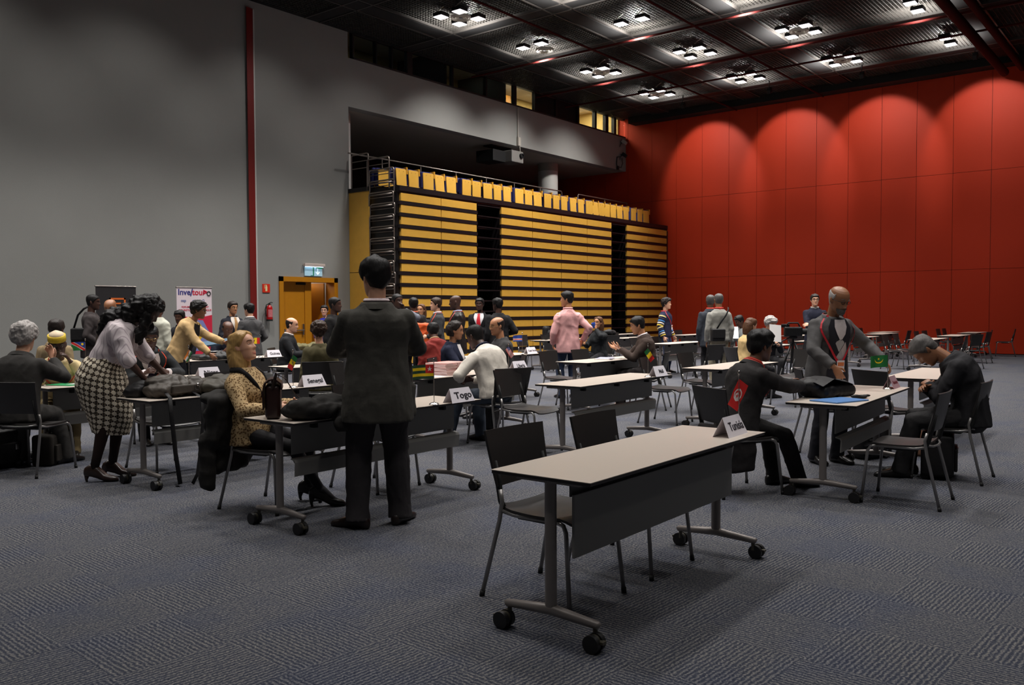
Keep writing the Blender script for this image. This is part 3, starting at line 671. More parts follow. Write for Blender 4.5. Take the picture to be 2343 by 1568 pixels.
def make_flag(loc, fn, label, ang, tilt, droop, h=0.345, size=0.125, rz=0.0):
    """table flag: chrome foot, thin rod, finial and a cloth hanging from the rod; ang is the fly's heading"""
    r = empty('table_flag', loc); tag(r, label, 'flag', 'small country flags on the tables')
    MB().lathe([(0.0, 0), (0.040, 0.0), (0.041, 0.006), (0.030, 0.016), (0.010, 0.022), (0.0, 0.023)], n=24).build('flag_base', M_chrome, r, auto=40)
    MB().cyl((0, 0, 0.015), (0, 0, h), 0.0028, n=8).build('rod', M_chrome, r, auto=60)
    MB().lathe([(0.0, h-0.005), (0.006, h-0.002), (0.006, h+0.006), (0.009, h+0.014), (0.004, h+0.026), (0.0, h+0.030)], n=12).build('finial', M_chrome, r, auto=60)
    nu, nv = 60, 40; b = MB(); d = V((math.cos(ang), math.sin(ang), 0)); pn = V((-d.y, d.x, 0))
    vs = []
    for j in range(nv+1):
        for i in range(nu+1):
            u = i/nu*1.5; v = j/nv
            a = tilt + droop*u
            p = d*(size*u*math.cos(a)) + V((0, 0, h-0.02-size*(1-v)-size*u*math.sin(a))) + pn*(0.010*u*math.sin(u*5.0+v*1.2))
            p -= d*(size*(1-v)*math.sin(tilt)*0.0)
            if tilt > 0.3: p = V((0, 0, h-0.02)) + d*(size*(u*math.cos(tilt)-(1-v)*math.sin(tilt)*0.55)) - V((0, 0, 1))*(size*(u*math.sin(tilt)+(1-v)*math.cos(tilt)*0.95)) + pn*(0.008*math.sin(u*5+v*2)*u)
            vs.append(p)
    b.v = [tuple(p) for p in vs]
    for j in range(nv):
        for i in range(nu):
            a = j*(nu+1)+i; b.f.append((a, a+1, a+nu+2, a+nu+1)); b.mi.append(fn((i+0.5)/nu*1.5, (j+0.5)/nv))
    o = b.build('flag_cloth', FM, r, smooth=True)
    return r
M_card = mat('card_white', (232, 226, 232), 0.6)
M_ink = mat('card_ink', (40, 36, 44), 0.6)
M_ink2 = mat('card_faint_ink', (150, 140, 150), 0.6)
def make_card(loc, rz, txt, label, size=0.085, sx=1.0, w_=0.29, h_=0.112, cm=None, ink=None, bold=0.0025, parent_name='name_card'):
    """folded tent card, front face towards local -y"""
    r = empty(parent_name, loc, rz); tag(r, label, 'name card', 'white country name cards')
    d = 0.05; t = 0.0008
    b = MB(); sl = 0.0
    # two leaning sheets meeting in the fold; the base is wider than the fold like a trapezoid
    f0, f1 = (-w_/2, -d, 0), (w_/2, -d, 0); t0, t1 = (-w_/2+0.022, 0, h_), (w_/2-0.022, 0, h_); k0, k1 = (-w_/2, d, 0), (w_/2, d, 0)
    b.add([f0, f1, t1, t0, (f0[0], f0[1]+0.002, 0), (f1[0], f1[1]+0.002, 0), (t1[0], 0.0005, h_-0.002), (t0[0], 0.0005, h_-0.002)], [(0, 1, 2, 3), (7, 6, 5, 4), (0, 4, 5, 1), (1, 5, 6, 2), (3, 7, 4, 0)])
    b.add([k0, k1, t1, t0, (k0[0], k0[1]-0.002, 0), (k1[0], k1[1]-0.002, 0), (t1[0], -0.0005, h_-0.002), (t0[0], -0.0005, h_-0.002)], [(3, 2, 1, 0), (4, 5, 6, 7), (1, 5, 4, 0), (2, 6, 5, 1), (0, 4, 7, 3)])
    b.build('card_sheet', cm or M_card, r)
    ln = math.hypot(d, h_); ux = V((1, 0, 0)); uy = V((0, d/ln, h_/ln)); uz = ux.cross(uy)
    M = Matrix((ux, uy, uz)).transposed()
    c = V((0.018, -d*0.53, h_*0.47)) + uz*0.0015
    if txt: text_mb(txt, size, M, c, bold=bold, sx=sx).build('lettering', ink or M_ink, r)
    return r
# ---- papers, folders, booklets
M_paper = mat('paper_white', (236, 232, 230), 0.6)
def sheet(loc, rz, label, w_=0.21, h_=0.297, t=0.004, m=None, name='paper_sheet', cat='paper', group='papers on the tables'):
    b = MB(); b.bbox((-w_/2, -h_/2, 0), (w_/2, h_/2, t)); o = b.build(name, m or M_paper); o.location = loc; o.rotation_euler = (0, 0, rz)
    tag(o, label, cat, group); return o
# ---- soft goods: blobs with folds
def blob(name, m, parts, vox=0.012, folds=0.012, freq=9.0, seed=0.0, parent=None, smooth=4, loc=None, rz=None, ridged=False, dec=None):
    """cloth-like lump: closed pieces merged into one skin, then folded with noise"""
    mb = MB()
    for p in parts: p(mb)
    o = mb.build(name, m)
    me = remesh(o, vox, smooth, dec)
    if folds:
        me.update()
        nn = [v.normal.copy() for v in me.vertices]
        for v, n_ in zip(me.vertices, nn):
            q = v.co*freq + V((seed, seed*1.7, 0)); k = noise.noise(q)
            if ridged: k = 1-2*abs(k)
            v.co += n_*(folds*k + 0.35*folds*noise.noise(q*2.7))
    o.data = me
    if parent: o.parent = parent
    if loc is not None: o.location = loc
    if rz is not None: o.rotation_euler = (0, 0, rz)
    return o
def remesh(o, vox, smooth=2, dec=None):
    a = o.modifiers.new('r', 'REMESH'); a.mode = 'VOXEL'; a.voxel_size = vox
    if smooth:
        s = o.modifiers.new('s', 'SMOOTH'); s.factor = 0.5; s.iterations = smooth
    if dec:
        d = o.modifiers.new('d', 'DECIMATE'); d.ratio = dec
    dg = bpy.context.evaluated_depsgraph_get(); dg.update()
    me = bpy.data.meshes.new_from_object(o.evaluated_get(dg)); o.modifiers.clear()
    me.name = o.name
    me.polygons.foreach_set('use_smooth', [True]*len(me.polygons))
    return me
# ================================================================== TABLES AND CHAIRS
TFLAT = make_table(True); TTRAY = make_table(False)
TABLES = [ # x, y, rotation, label
 (3.987, 2.304, 0.0173, 'grey folding table nearest the camera, bearing the Tunisia card'),
 (4.451, 4.931, 0.0235, 'grey folding table with the Togo card and a leather bag, before the standing man'),
 (7.828, 4.986, 0.0304, 'bare grey folding table with the Mali card and flag at its right end'),
 (7.644, 2.387, 0.057, 'grey table with a black bag and blue folder, between the lanyard man and gray-suited man'),
 (10.72, 2.50, 0.03, 'empty grey table just behind the Mauritania flag, before the slumped man'),
 (4.62, 7.05, 0.02, 'grey table with the Senegal card, heaped with dark bags and a coat'),
 (4.65, 8.98, 0.02, 'grey table with the Niger card and flag'),
 (7.59, 6.86, 0.02, 'grey table with the Liberia card and a tall stack of booklets'),
 (10.85, 4.95, 0.03, 'bare grey table right of the Mali card, left of the man with red lanyard'),
 (11.05, 7.06, 0.02, 'grey table with papers before the man in a brown suit'),
 (11.0, 9.25, 0.02, 'grey table with the Cape Verde card behind the man in white shirt'),
 (8.0, 9.62, 0.02, 'grey table with a bare pale corner left of the standing dark-suited man'),
 (7.82, 12.14, 0.02, 'grey table with the Guinea card and flag'),
 (10.85, 13.55, 0.02, 'table with an olive coat thrown over it, before the wooden door'),
 (4.95, 12.6, 0.02, 'grey table at the far left edge with a plain white card'),
 (18.15, 13.0, 0.02, 'grey table directly behind the man in pink shirt'),
 (20.6, 12.3, 0.02, 'grey table between the pink-shirted man and the man in striped sleeves'),
 (23.6, 14.4, 0.02, 'grey table farthest back before the right seating aisle'),
 (17.75, 9.42, 0.03, 'bare grey table in front of the man with striped sleeves'),
 (24.0, 12.3, 0.02, 'table seen front-on between striped sleeves and white sweater'),
 (17.2, 7.15, 0.02, 'table with a laptop and papers before the woman with long brown hair'),
 (22.2, 9.7, 0.02, 'table with papers before the seated man in light gray jacket'),
 (20.9, 7.35, 0.02, 'table behind the video camera, left of the man with crossed arms'),
 (25.0, 9.3, 0.02, 'pale table edge farthest along the red wall behind the video camera'),
 (23.3, 5.45, 0.02, 'foremost empty table of the far right group by the red wall'),
 (26.95, 5.62, 0.02, 'second empty table of the far right group by the red wall'),
 (30.5, 5.85, 0.02, 'last empty table at the right end against the red wall'),
 (27.85, 7.85, 0.02, 'empty table left in the far right group, second row back'),
 (23.9, 7.3, 0.02, 'table just right of the standing bald man, cut by his sleeve'),
 (29.9, 8.35, 0.02, 'empty table rearmost of the far right group'),
]
for i, (x, y, r, lab) in enumerate(TABLES):
    t = TFLAT if i == 0 else (TTRAY if i == 1 else copy_tree(TTRAY))
    place(t, (x, y, 0), r, lab)
CH = make_chair(); cfirst = True
def chair(x, y, heading, label):
    global cfirst
    c = CH if cfirst else copy_tree(CH); cfirst = False
    return place(c, (x, y, 0), R(heading), label)
CHAIRS = [ # x, y, heading in degrees (0 = +X, 90 = +Y), label
 (3.61, 2.62, -90, 'black chair behind the Tunisia table, nearest the camera'),
 (4.36, 2.61, -89, 'black chair behind the Tunisia table, farther one'),
 (7.06, 1.80, 92, 'empty black chair before the black bag table, its bare seat in view'),
 (8.28, 1.74, 90, 'black chair under the slumped man in black'),
 (6.62, 2.98, -32, 'black chair under the man with red lanyard'),
 (3.96, 5.53, -77, 'black chair draped with a dark coat under the blonde woman'),
 (4.95, 5.45, -88, 'black chair behind the Togo table, hidden by the standing man'),
 (7.38, 6.12, 76, 'black chair with the white-shirted man on it'),
 (7.18, 5.56, -86, 'black chair behind the left end of the Mali table, right of the Togo card'),
 (10.15, 5.56, -86, 'black chair behind the table right of the Mali card, left one'),
 (11.45, 5.70, -90, 'black chair behind the table right of the Mali card, right one'),
 (10.75, 7.66, -88, 'black chair behind the brown-suited man\'s table, left one'),
 (11.55, 7.62, -90, 'black chair behind the brown-suited man\'s table, right one'),
 (11.46, 6.56, 110, 'black chair under the man in brown suit'),
 (3.45, 8.46, 30, 'black chair under the gray-haired man at far left'),
 (4.05, 9.72, -95, 'chair under the man in the yellow-banded cap'),
 (5.15, 9.62, -92, 'chair under the seated man in glasses at the Niger table'),
 (4.35, 7.72, -90, 'chair behind the Senegal table, left one'),
 (5.15, 7.68, -88, 'chair behind the Senegal table, right one beside the blonde hair'),
 (7.05, 8.05, -88, 'chair under the dark-jacketed man beside the booklet stack'),
 (8.45, 7.82, -60, 'chair under the dark-haired woman in navy suit'),
 (9.45, 7.72, 135, 'chair under the seated bald man in gray jacket'),
 (9.45, 9.0, 100, 'chair under the person in dark red jacket'),
 (7.40, 12.85, -100, 'chair behind the Guinea table, left one'),
 (8.35, 12.80, -90, 'round-backed chair behind the Guinea flag'),
 (9.25, 12.43, -50, 'chair under the balding man beside the wooden door'),
 (7.05, 8.82, 60, 'chair under the brown-haired woman in olive coat'),
 (17.7, 13.65, -90, 'chair behind the table of the pink-shirted man, left one'),
 (18.7, 13.6, -88, 'chair behind the table of the pink-shirted man, right one'),
 (17.0, 12.3, 90, 'chair before the table of the pink-shirted man, left one'),
 (18.9, 12.1, 80, 'chair right of the pink-shirted man, its black back turned to us'),
 (15.2, 9.9, 170, 'chair under the woman drinking from a blue cup'),
 (20.2, 12.95, -90, 'chair behind the table between pink shirt and striped sleeves, left one'),
 (21.0, 12.92, -92, 'chair behind the table between pink shirt and striped sleeves, right one'),
 (20.4, 11.5, 85, 'chair before the table between pink shirt and striped sleeves'),
 (17.3, 10.02, -90, 'chair behind the bare table before striped sleeves, left one'),
 (18.15, 10.02, -88, 'chair behind the bare table before striped sleeves, right one'),
 (17.9, 8.75, 95, 'chair before the bare table in front of striped sleeves'),
 (19.0, 9.0, 170, 'black chair at the right end of the bare table beside the white sweater'),
 (24.0, 12.95, -90, 'chair behind the front-on table, left one by the red wall'),
 (24.9, 12.95, -90, 'chair behind the front-on table, right one by the red wall'),
 (26.2, 12.6, -80, 'chair by the red wall just left of the white-sweatered pair'),
 (23.2, 15.0, -90, 'chair farthest back under the seating, left one'),
 (24.1, 15.0, -90, 'chair farthest back under the seating, right one'),
 (14.6, 7.2, 75, 'black chair just right of the white sweater, its back turned'),
 (13.74, 6.05, -40, 'chair under the woman with long brown hair'),
 (15.95, 6.65, 200, 'chair under the gray-haired man by the laptop'),
 (18.5, 8.14, 150, 'chair under the seated man in light gray jacket'),
 (13.2, 5.0, 160, 'chair with bare seat left of the camera tripod'),
 (17.3, 6.55, 92, 'chair beside the camera tripod, its black back turned'),
 (20.6, 8.0, -90, 'chair behind the table left of the man with crossed arms, left one'),
 (21.5, 8.0, -90, 'chair behind the table left of the man with crossed arms, right one'),
 (24.6, 9.95, -90, 'chair against the red wall above the video camera'),
 (25.5, 9.95, -90, 'chair against the red wall right of the video camera'),
 (9.15, 3.15, -60, 'dark chair between the bald man and the Mauritania flag'),
 (9.35, 2.55, -30, 'chair at the near end of the empty table, seen side-on below the Mauritania flag'),
 (22.85, 6.10, -90, 'chair behind the foremost far right table, left one'),
 (23.75, 6.08, -90, 'chair behind the foremost far right table, right one'),
 (22.9, 4.78, 95, 'chair before the foremost far right table, left one'),
 (23.9, 4.70, 70, 'chair before the foremost far right table, right one'),
 (26.5, 6.26, -90, 'chair behind the second far right table, left one'),
 (27.4, 6.26, -92, 'chair behind the second far right table, right one'),
 (26.6, 4.95, 85, 'chair before the second far right table'),
 (30.1, 6.5, -90, 'chair behind the last far right table, left one'),
 (30.9, 6.5, -90, 'chair behind the last far right table, right one'),
 (30.9, 5.0, 100, 'lone chair at the far right against the red wall, seen from its side'),
 (29.2, 5.35, 100, 'chair between the second and last far right tables'),
 (27.4, 8.5, -90, 'chair behind the left second-row table of the far right group, left one'),
 (28.3, 8.5, -90, 'chair behind the left second-row table of the far right group, right one'),
 (27.4, 7.2, 92, 'chair before the left second-row table of the far right group'),
 (29.5, 9.0, -90, 'chair behind the rearmost far right table, left one'),
 (30.4, 9.0, -90, 'chair behind the rearmost far right table, right one'),
]
for c in CHAIRS: chair(*c)
# ================================================================== PEOPLE
def lerp(a, b, t): return a+(b-a)*t
def interp(tab, t):
    if t <= tab[0][0]: return tab[0][1:]
    for i in range(len(tab)-1):
        if t <= tab[i+1][0]:
            k = (t-tab[i][0])/(tab[i+1][0]-tab[i][0]); k = k*k*(3-2*k)*0.5+k*0.5
            return tuple(lerp(a, b, k) for a, b in zip(tab[i][1:], tab[i+1][1:]))
    return tab[-1][1:]
def two_bone(a, t, l1, l2, pole):
    d = t-a; L = d.length; mx = (l1+l2)*0.995
    if L > mx: d = d*(mx/L); L = mx
    L = max(L, abs(l1-l2)+0.02); u = d.normalized()
    k = (l1*l1-l2*l2+L*L)/(2*L); h = math.sqrt(max(l1*l1-k*k, 0))
    p = pole-u*pole.dot(u)
    p = p.normalized() if p.length > 1e-6 else u.orthogonal().normalized()
    return a+u*k+p*h, a+u*L
HEADT = [(-0.084, 0.072, -0.020, 0.018), (-0.078, 0.086, 0.000, 0.034), (-0.062, 0.094, -0.040, 0.048), (-0.040, 0.094, -0.062, 0.057), (-0.018, 0.094, -0.073, 0.063), (0.005, 0.094, -0.081, 0.068), (0.032, 0.092, -0.090, 0.073), (0.060, 0.096, -0.097, 0.076), (0.085, 0.094, -0.100, 0.077), (0.110, 0.082, -0.096, 0.073), (0.130, 0.062, -0.082, 0.062), (0.144, 0.036, -0.058, 0.044), (0.152, 0.010, -0.030, 0.022), (0.1545, -0.004, -0.016, 0.006)]
def headpt(th, z, feat=True, jaw=1.0):
    xf, xb, w = interp(HEADT, z)
    if z < 0.0: w *= jaw
    c, s = math.cos(th), math.sin(th); e = 2/2.15
    xm = lerp(xf, xb, 0.5)
    x = xm + (xf-xm if c > 0 else xm-xb)*math.copysign(abs(c)**e, c); y = w*math.copysign(abs(s)**e, s)
    if feat and c > 0:
        g = lambda v, m, q: math.exp(-((v-m)/q)**2)
        A = interp([(-0.010, 0.0), (-0.003, 0.012), (0.004, 0.024), (0.012, 0.026), (0.030, 0.016), (0.050, 0.006), (0.065, 0.0)], z)[0]
        wn = lerp(0.015, 0.008, min(1, max(0, (z-0.0)/0.03)))
        x += A*g(y, 0, wn)
        ay = abs(y)
        x += -0.013*g(ay, 0.030, 0.015)*g(z, 0.042, 0.012) + 0.005*g(ay, 0.028, 0.02)*g(z, 0.064, 0.008)
        x += 0.006*g(ay, 0.0, 0.020)*(g(z, -0.027, 0.005)+g(z, -0.039, 0.006)) - 0.003*g(ay, 0, 0.02)*g(z, -0.033, 0.003) - 0.004*g(ay, 0, 0.025)*g(z, -0.050, 0.006)
        x += 0.006*g(ay, 0, 0.02)*g(z, -0.068, 0.010) + 0.004*g(ay, 0.040, 0.016)*g(z, 0.012, 0.016)
    return V((x, y, z))
TORSO = [ # tau, half width, front depth, back depth
 (-0.13, 0.085, 0.08, 0.08), (-0.08, 0.150, 0.100, 0.115), (-0.01, 0.168, 0.105, 0.128), (0.08, 0.160, 0.105, 0.110), (0.17, 0.140, 0.102, 0.090), (0.27, 0.152, 0.112, 0.095), (0.36, 0.170, 0.120, 0.108), (0.42, 0.174, 0.112, 0.114), (0.46, 0.160, 0.096, 0.106), (0.492, 0.130, 0.078, 0.094), (0.52, 0.098, 0.066, 0.082), (0.55, 0.070, 0.056, 0.066), (0.60, 0.056, 0.052, 0.056)]

class Fig:
    def __init__(s, **k):
        g = k.get
        s.k = k; s.h = g('h', 1.75); s.s = s.h/1.75; s.b = g('bulk', 1.0); s.fem = g('fem', False)
        S = s.s; sit = g('pose', 'stand') == 'sit'; s.sit = sit
        s.pel = V((g('px', 0.0), g('py', 0.0), (g('seat', 0.46)+0.085) if sit else g('pz', 0.925*S)))
        lean, slump = R(g('lean', 0)), R(g('slump', 0)); side = R(g('side', 0)); tw = R(g('twist', 0)); s.tw = tw
        # spine samples
        s.sp = []; p = s.pel.copy(); n = 36; dt = 0.62*S/n
        def ang(t):
            q = min(1, max(0, (t+0.02)/0.45)); return lean*(0.55+0.45*q)+slump*q*q
        for i in range(n+1):
            t = i/n*0.62; s.sp.append((t, p.copy()))
            a = ang(t); q = min(1, max(0, t/0.4))
            p = p + V((math.sin(a)*math.cos(side), math.sin(side)*q, math.cos(a)*math.cos(side)))*dt
        s.ang = ang; s.side = side
        l = s.frame(0.44); l44 = l
        shw = g('shw', 0.168 if not s.fem else 0.148)*S*(0.75+0.25*s.b)
        s.sh = {}
        for sg in (1, -1):
            off = V(g('shoL' if sg > 0 else 'shoR', (0, 0, 0)))
            s.sh[sg] = s.P(0.432) + l[1]*(sg*shw) - l[0]*0.01*S + off
        s.hip = {sg: s.pel + V((0, 1, 0))*(sg*0.088*S*(0.8+0.2*s.b)) for sg in (1, -1)}
        # arms
        s.el = {}; s.wr = {}
        for sg, key in ((1, 'L'), (-1, 'R')):
            tgt = g(key)
            if tgt is None: tgt = tuple(s.sh[sg]+V((0.04, sg*0.06, -0.52*S)))
            pole = V(g(key+'p', (-0.6, sg*0.55, -0.7)))
            s.el[sg], s.wr[sg] = two_bone(s.sh[sg], V(tgt), 0.285*S, 0.255*S, pole)
        # legs
        s.kn = {}; s.an = {}; s.fy = {}
        ft = g('feet') or (((0.44, 0.12, 0), (0.42, -0.12, 0)) if sit else ((0.02, 0.11, 8), (-0.02, -0.11, -8)))
        for sg, f in ((1, ft[0]), (-1, ft[1])):
            z = (f[3] if len(f) > 3 else 0.0)+0.085*S+g('heel', 0.0)
            s.kn[sg], s.an[sg] = two_bone(s.hip[sg], V((f[0], f[1], z)), 0.435*S, 0.42*S, V((1, 0.12*sg, 0.25)))
            s.fy[sg] = R(f[2])
        # head
        hp, hy, hr = [R(v) for v in g('head', (0, 0, 0))]
        s.HM = Matrix.Rotation(tw+hy, 3, 'Z') @ Matrix.Rotation(hp, 3, 'Y') @ Matrix.Rotation(hr, 3, 'X')
        hup = s.HM @ V((0, 0, 1))
        nb = s.P(0.53); nd = (s.frame(0.5)[2]*0.55+hup*0.45+V((g('neckf', 0.15), 0, 0))).normalized()
        s.hs = g('hs', 1.0)*(S**0.6)*(1.0 if s.fem else 1.05)
        s.hc = nb + nd*0.155*S*g('neck', 1.0)
    def P(s, t):
        if t < 0:
            # below the hip joint the hem hangs straight down (or along a third of the lean)
            a = s.ang(0)*0.4; return s.pel - V((math.sin(a), 0, math.cos(a)))*(-t*s.s)
        i = min(len(s.sp)-2, max(0, int(t/0.62*36))); k = (t-s.sp[i][0])/(s.sp[i+1][0]-s.sp[i][0]); return s.sp[i][1].lerp(s.sp[i+1][1], k)
    def frame(s, t):
        a = s.ang(max(t, 0)) if t > 0 else s.ang(0)*0.5
        q = min(1, max(0, t/0.4))
        d = V((math.sin(a)*math.cos(s.side*q), math.sin(s.side*q), math.cos(a)*math.cos(s.side*q))).normalized()
        tw = s.tw*min(1, max(0, t/0.42)); l = V((-math.sin(tw), math.cos(tw), 0)); l = (l-d*l.dot(d)).normalized()
        return l.cross(d), l, d
    def ring(s, t, w, df, db, n=28, off=0.0, ex=2.35):
        f, l, d = s.frame(t); c = s.P(t)+f*off; o = []; e = 2/ex
        for i in range(n):
            a = 2*math.pi*i/n; ca, sa = math.cos(a), math.sin(a)
            o.append(c+f*((df if ca > 0 else db)*math.copysign(abs(ca)**e, ca))+l*(w*math.copysign(abs(sa)**e, sa)))
        return o
    def tor(s, t, infl=0.0, tab=None):
        w, df, db = interp(tab or TORSO, t); S = s.s; b = s.b
        bel = s.k.get('belly', 0.0)*math.exp(-((t-0.14)/0.13)**2)
        if s.fem: 
            w *= 0.90 if t > 0.2 else (0.97 if t < 0.1 else 0.90)
            df += 0.030*math.exp(-((t-0.33)/0.06)**2)
        return (w*S*b+infl, df*S*(0.5+0.5*b)+infl+bel, db*S*(0.5+0.5*b)+infl)
    def pt(s, t, adeg, infl, tab=None, ex=2.35):
        w, df, db = s.tor(t, infl, tab); f, l, d = s.frame(t); a = R(adeg); ca, sa = math.cos(a), math.sin(a); e = 2/ex
        return s.P(t)+f*((df if ca > 0 else db)*math.copysign(abs(ca)**e, ca))+l*(w*math.copysign(abs(sa)**e, sa))

def hand(mb, w, d, n, left, S, curl=25, spread=1.0, grip=0.0):
    d = d.normalized(); n = (n-d*n.dot(d)).normalized(); t = n.cross(d) if left else d.cross(n); t.normalize()
    rings = []
    for k, (x, wd, th) in enumerate([(0.0, 0.024, 0.019), (0.02, 0.029, 0.018), (0.05, 0.038, 0.016), (0.08, 0.041, 0.014), (0.094, 0.038, 0.011)]):
        c = w+d*(x*S)+t*(0.004*S); rings.append([c+t*(wd*S*math.cos(q))+n*(th*S*math.sin(q)) for q in [2*math.pi*i/12 for i in range(12)]])
    mb.loft(rings)
    for i, (o, L) in enumerate([(0.029, 0.070), (0.010, 0.079), (-0.010, 0.074), (-0.028, 0.058)]):
        base = w+d*(0.088*S)+t*(o*S); dr = (d+t*(0.10*spread*(1.2-i*0.8))).normalized(); pts = [base-d*0.012*S]; p = base; pts.append(p)
        c = R(curl*(0.75+0.18*i)); ax = 0
        for j, fr in enumerate((0.45, 0.30, 0.25)):
            ax += c; p = p+(dr*math.cos(ax)+n*math.sin(ax))*(L*fr*S); pts.append(p)
        mb.tube(pts, [0.0088*S, 0.0092*S, 0.0085*S, 0.0078*S, 0.0062*S], 8)
    tb = w+d*(0.022*S)+t*(0.022*S); q1 = tb+(d*0.55+t*0.75+n*0.25).normalized()*0.040*S; q2 = q1+(d*0.85+t*0.35+n*0.35).normalized()*0.030*S; q3 = q2+(d*0.95+n*0.30).normalized()*0.022*S
    mb.tube([tb-t*0.01*S, tb, q1, q2, q3], [0.013*S, 0.0135*S, 0.0115*S, 0.0098*S, 0.0072*S], 8)

SKIN = {'light': (222, 168, 138), 'tan': (190, 134, 98), 'brown': (124, 82, 58), 'dark': (92, 60, 46), 'deep': (72, 47, 38), 'mid': (150, 102, 72)}
def skinm(k): return mat('skin_'+k, SKIN[k], 0.45, vary=0.06, vscale=30)
def clothm(rgb, rough=0.85, bump=0.25, bscale=28): return mat('cloth_%d_%d_%d' % tuple(rgb), rgb, rough, vary=0.12, vscale=40, bump=bump, bscale=bscale, spec=0.25)
HAIRC = {'black': (16, 13, 13), 'brown': (52, 36, 26), 'chestnut': (84, 54, 34), 'blonde': (186, 148, 92), 'grey': (172, 166, 162), 'darkgrey': (92, 88, 86), 'soft': (36, 27, 24)}
def hairm(k):
    nm = 'hair_'+k
    if nm in MATS: return MATS[nm]
    mt = mat(nm, HAIRC[k], 0.55 if k != 'blonde' else 0.42, spec=0.3)
    nt = mt.node_tree; b = nt.nodes['Principled BSDF']; tc = nt.nodes.new('ShaderNodeTexCoord'); mp = nt.nodes.new('ShaderNodeMapping'); mp.inputs['Scale'].default_value = (90, 90, 12)
    n = nt.nodes.new('ShaderNodeTexNoise'); n.inputs['Scale'].default_value = 1.0; n.inputs['Detail'].default_value = 4
    nt.links.new(tc.outputs['Object'], mp.inputs[0]); nt.links.new(mp.outputs[0], n.inputs['Vector'])
    c = lin(HAIRC[k]); mx = nt.nodes.new('ShaderNodeMix'); mx.data_type = 'RGBA'; mx.inputs[6].default_value = (*[v*0.55 for v in c], 1); mx.inputs[7].default_value = (*[v*1.4 for v in c], 1)
    nt.links.new(n.outputs['Fac'], mx.inputs[0]); nt.links.new(mx.outputs[2], b.inputs['Base Color'])
    bp = nt.nodes.new('ShaderNodeBump'); bp.inputs['Strength'].default_value = 0.6; bp.inputs['Distance'].default_value = 0.006; nt.links.new(n.outputs['Fac'], bp.inputs['Height']); nt.links.new(bp.outputs['Normal'], b.inputs['Normal'])
    return mt
M_eye = mat('eye_white', (226, 220, 214), 0.25); M_iris = mat('iris_dark', (34, 22, 16), 0.2)
M_glassf = mat('spectacle_frame', (30, 26, 26), 0.35)
M_glassb = mat('spectacle_gold', (190, 160, 110), 0.25, 0.9)

def foldify(me, amp, freq, seed, fig=None):
    me.update(); nn = [v.normal.copy() for v in me.vertices]
    for v, n_ in zip(me.vertices, nn):
        q = V((v.co.x*freq, v.co.y*freq, v.co.z*freq*0.8)) + V((seed, seed*2.1, 0))
        k = noise.noise(q+V((0, 0, 1.5*noise.noise(q*0.5)))); v.co += n_*amp*(1-2.2*abs(k)-0.3)

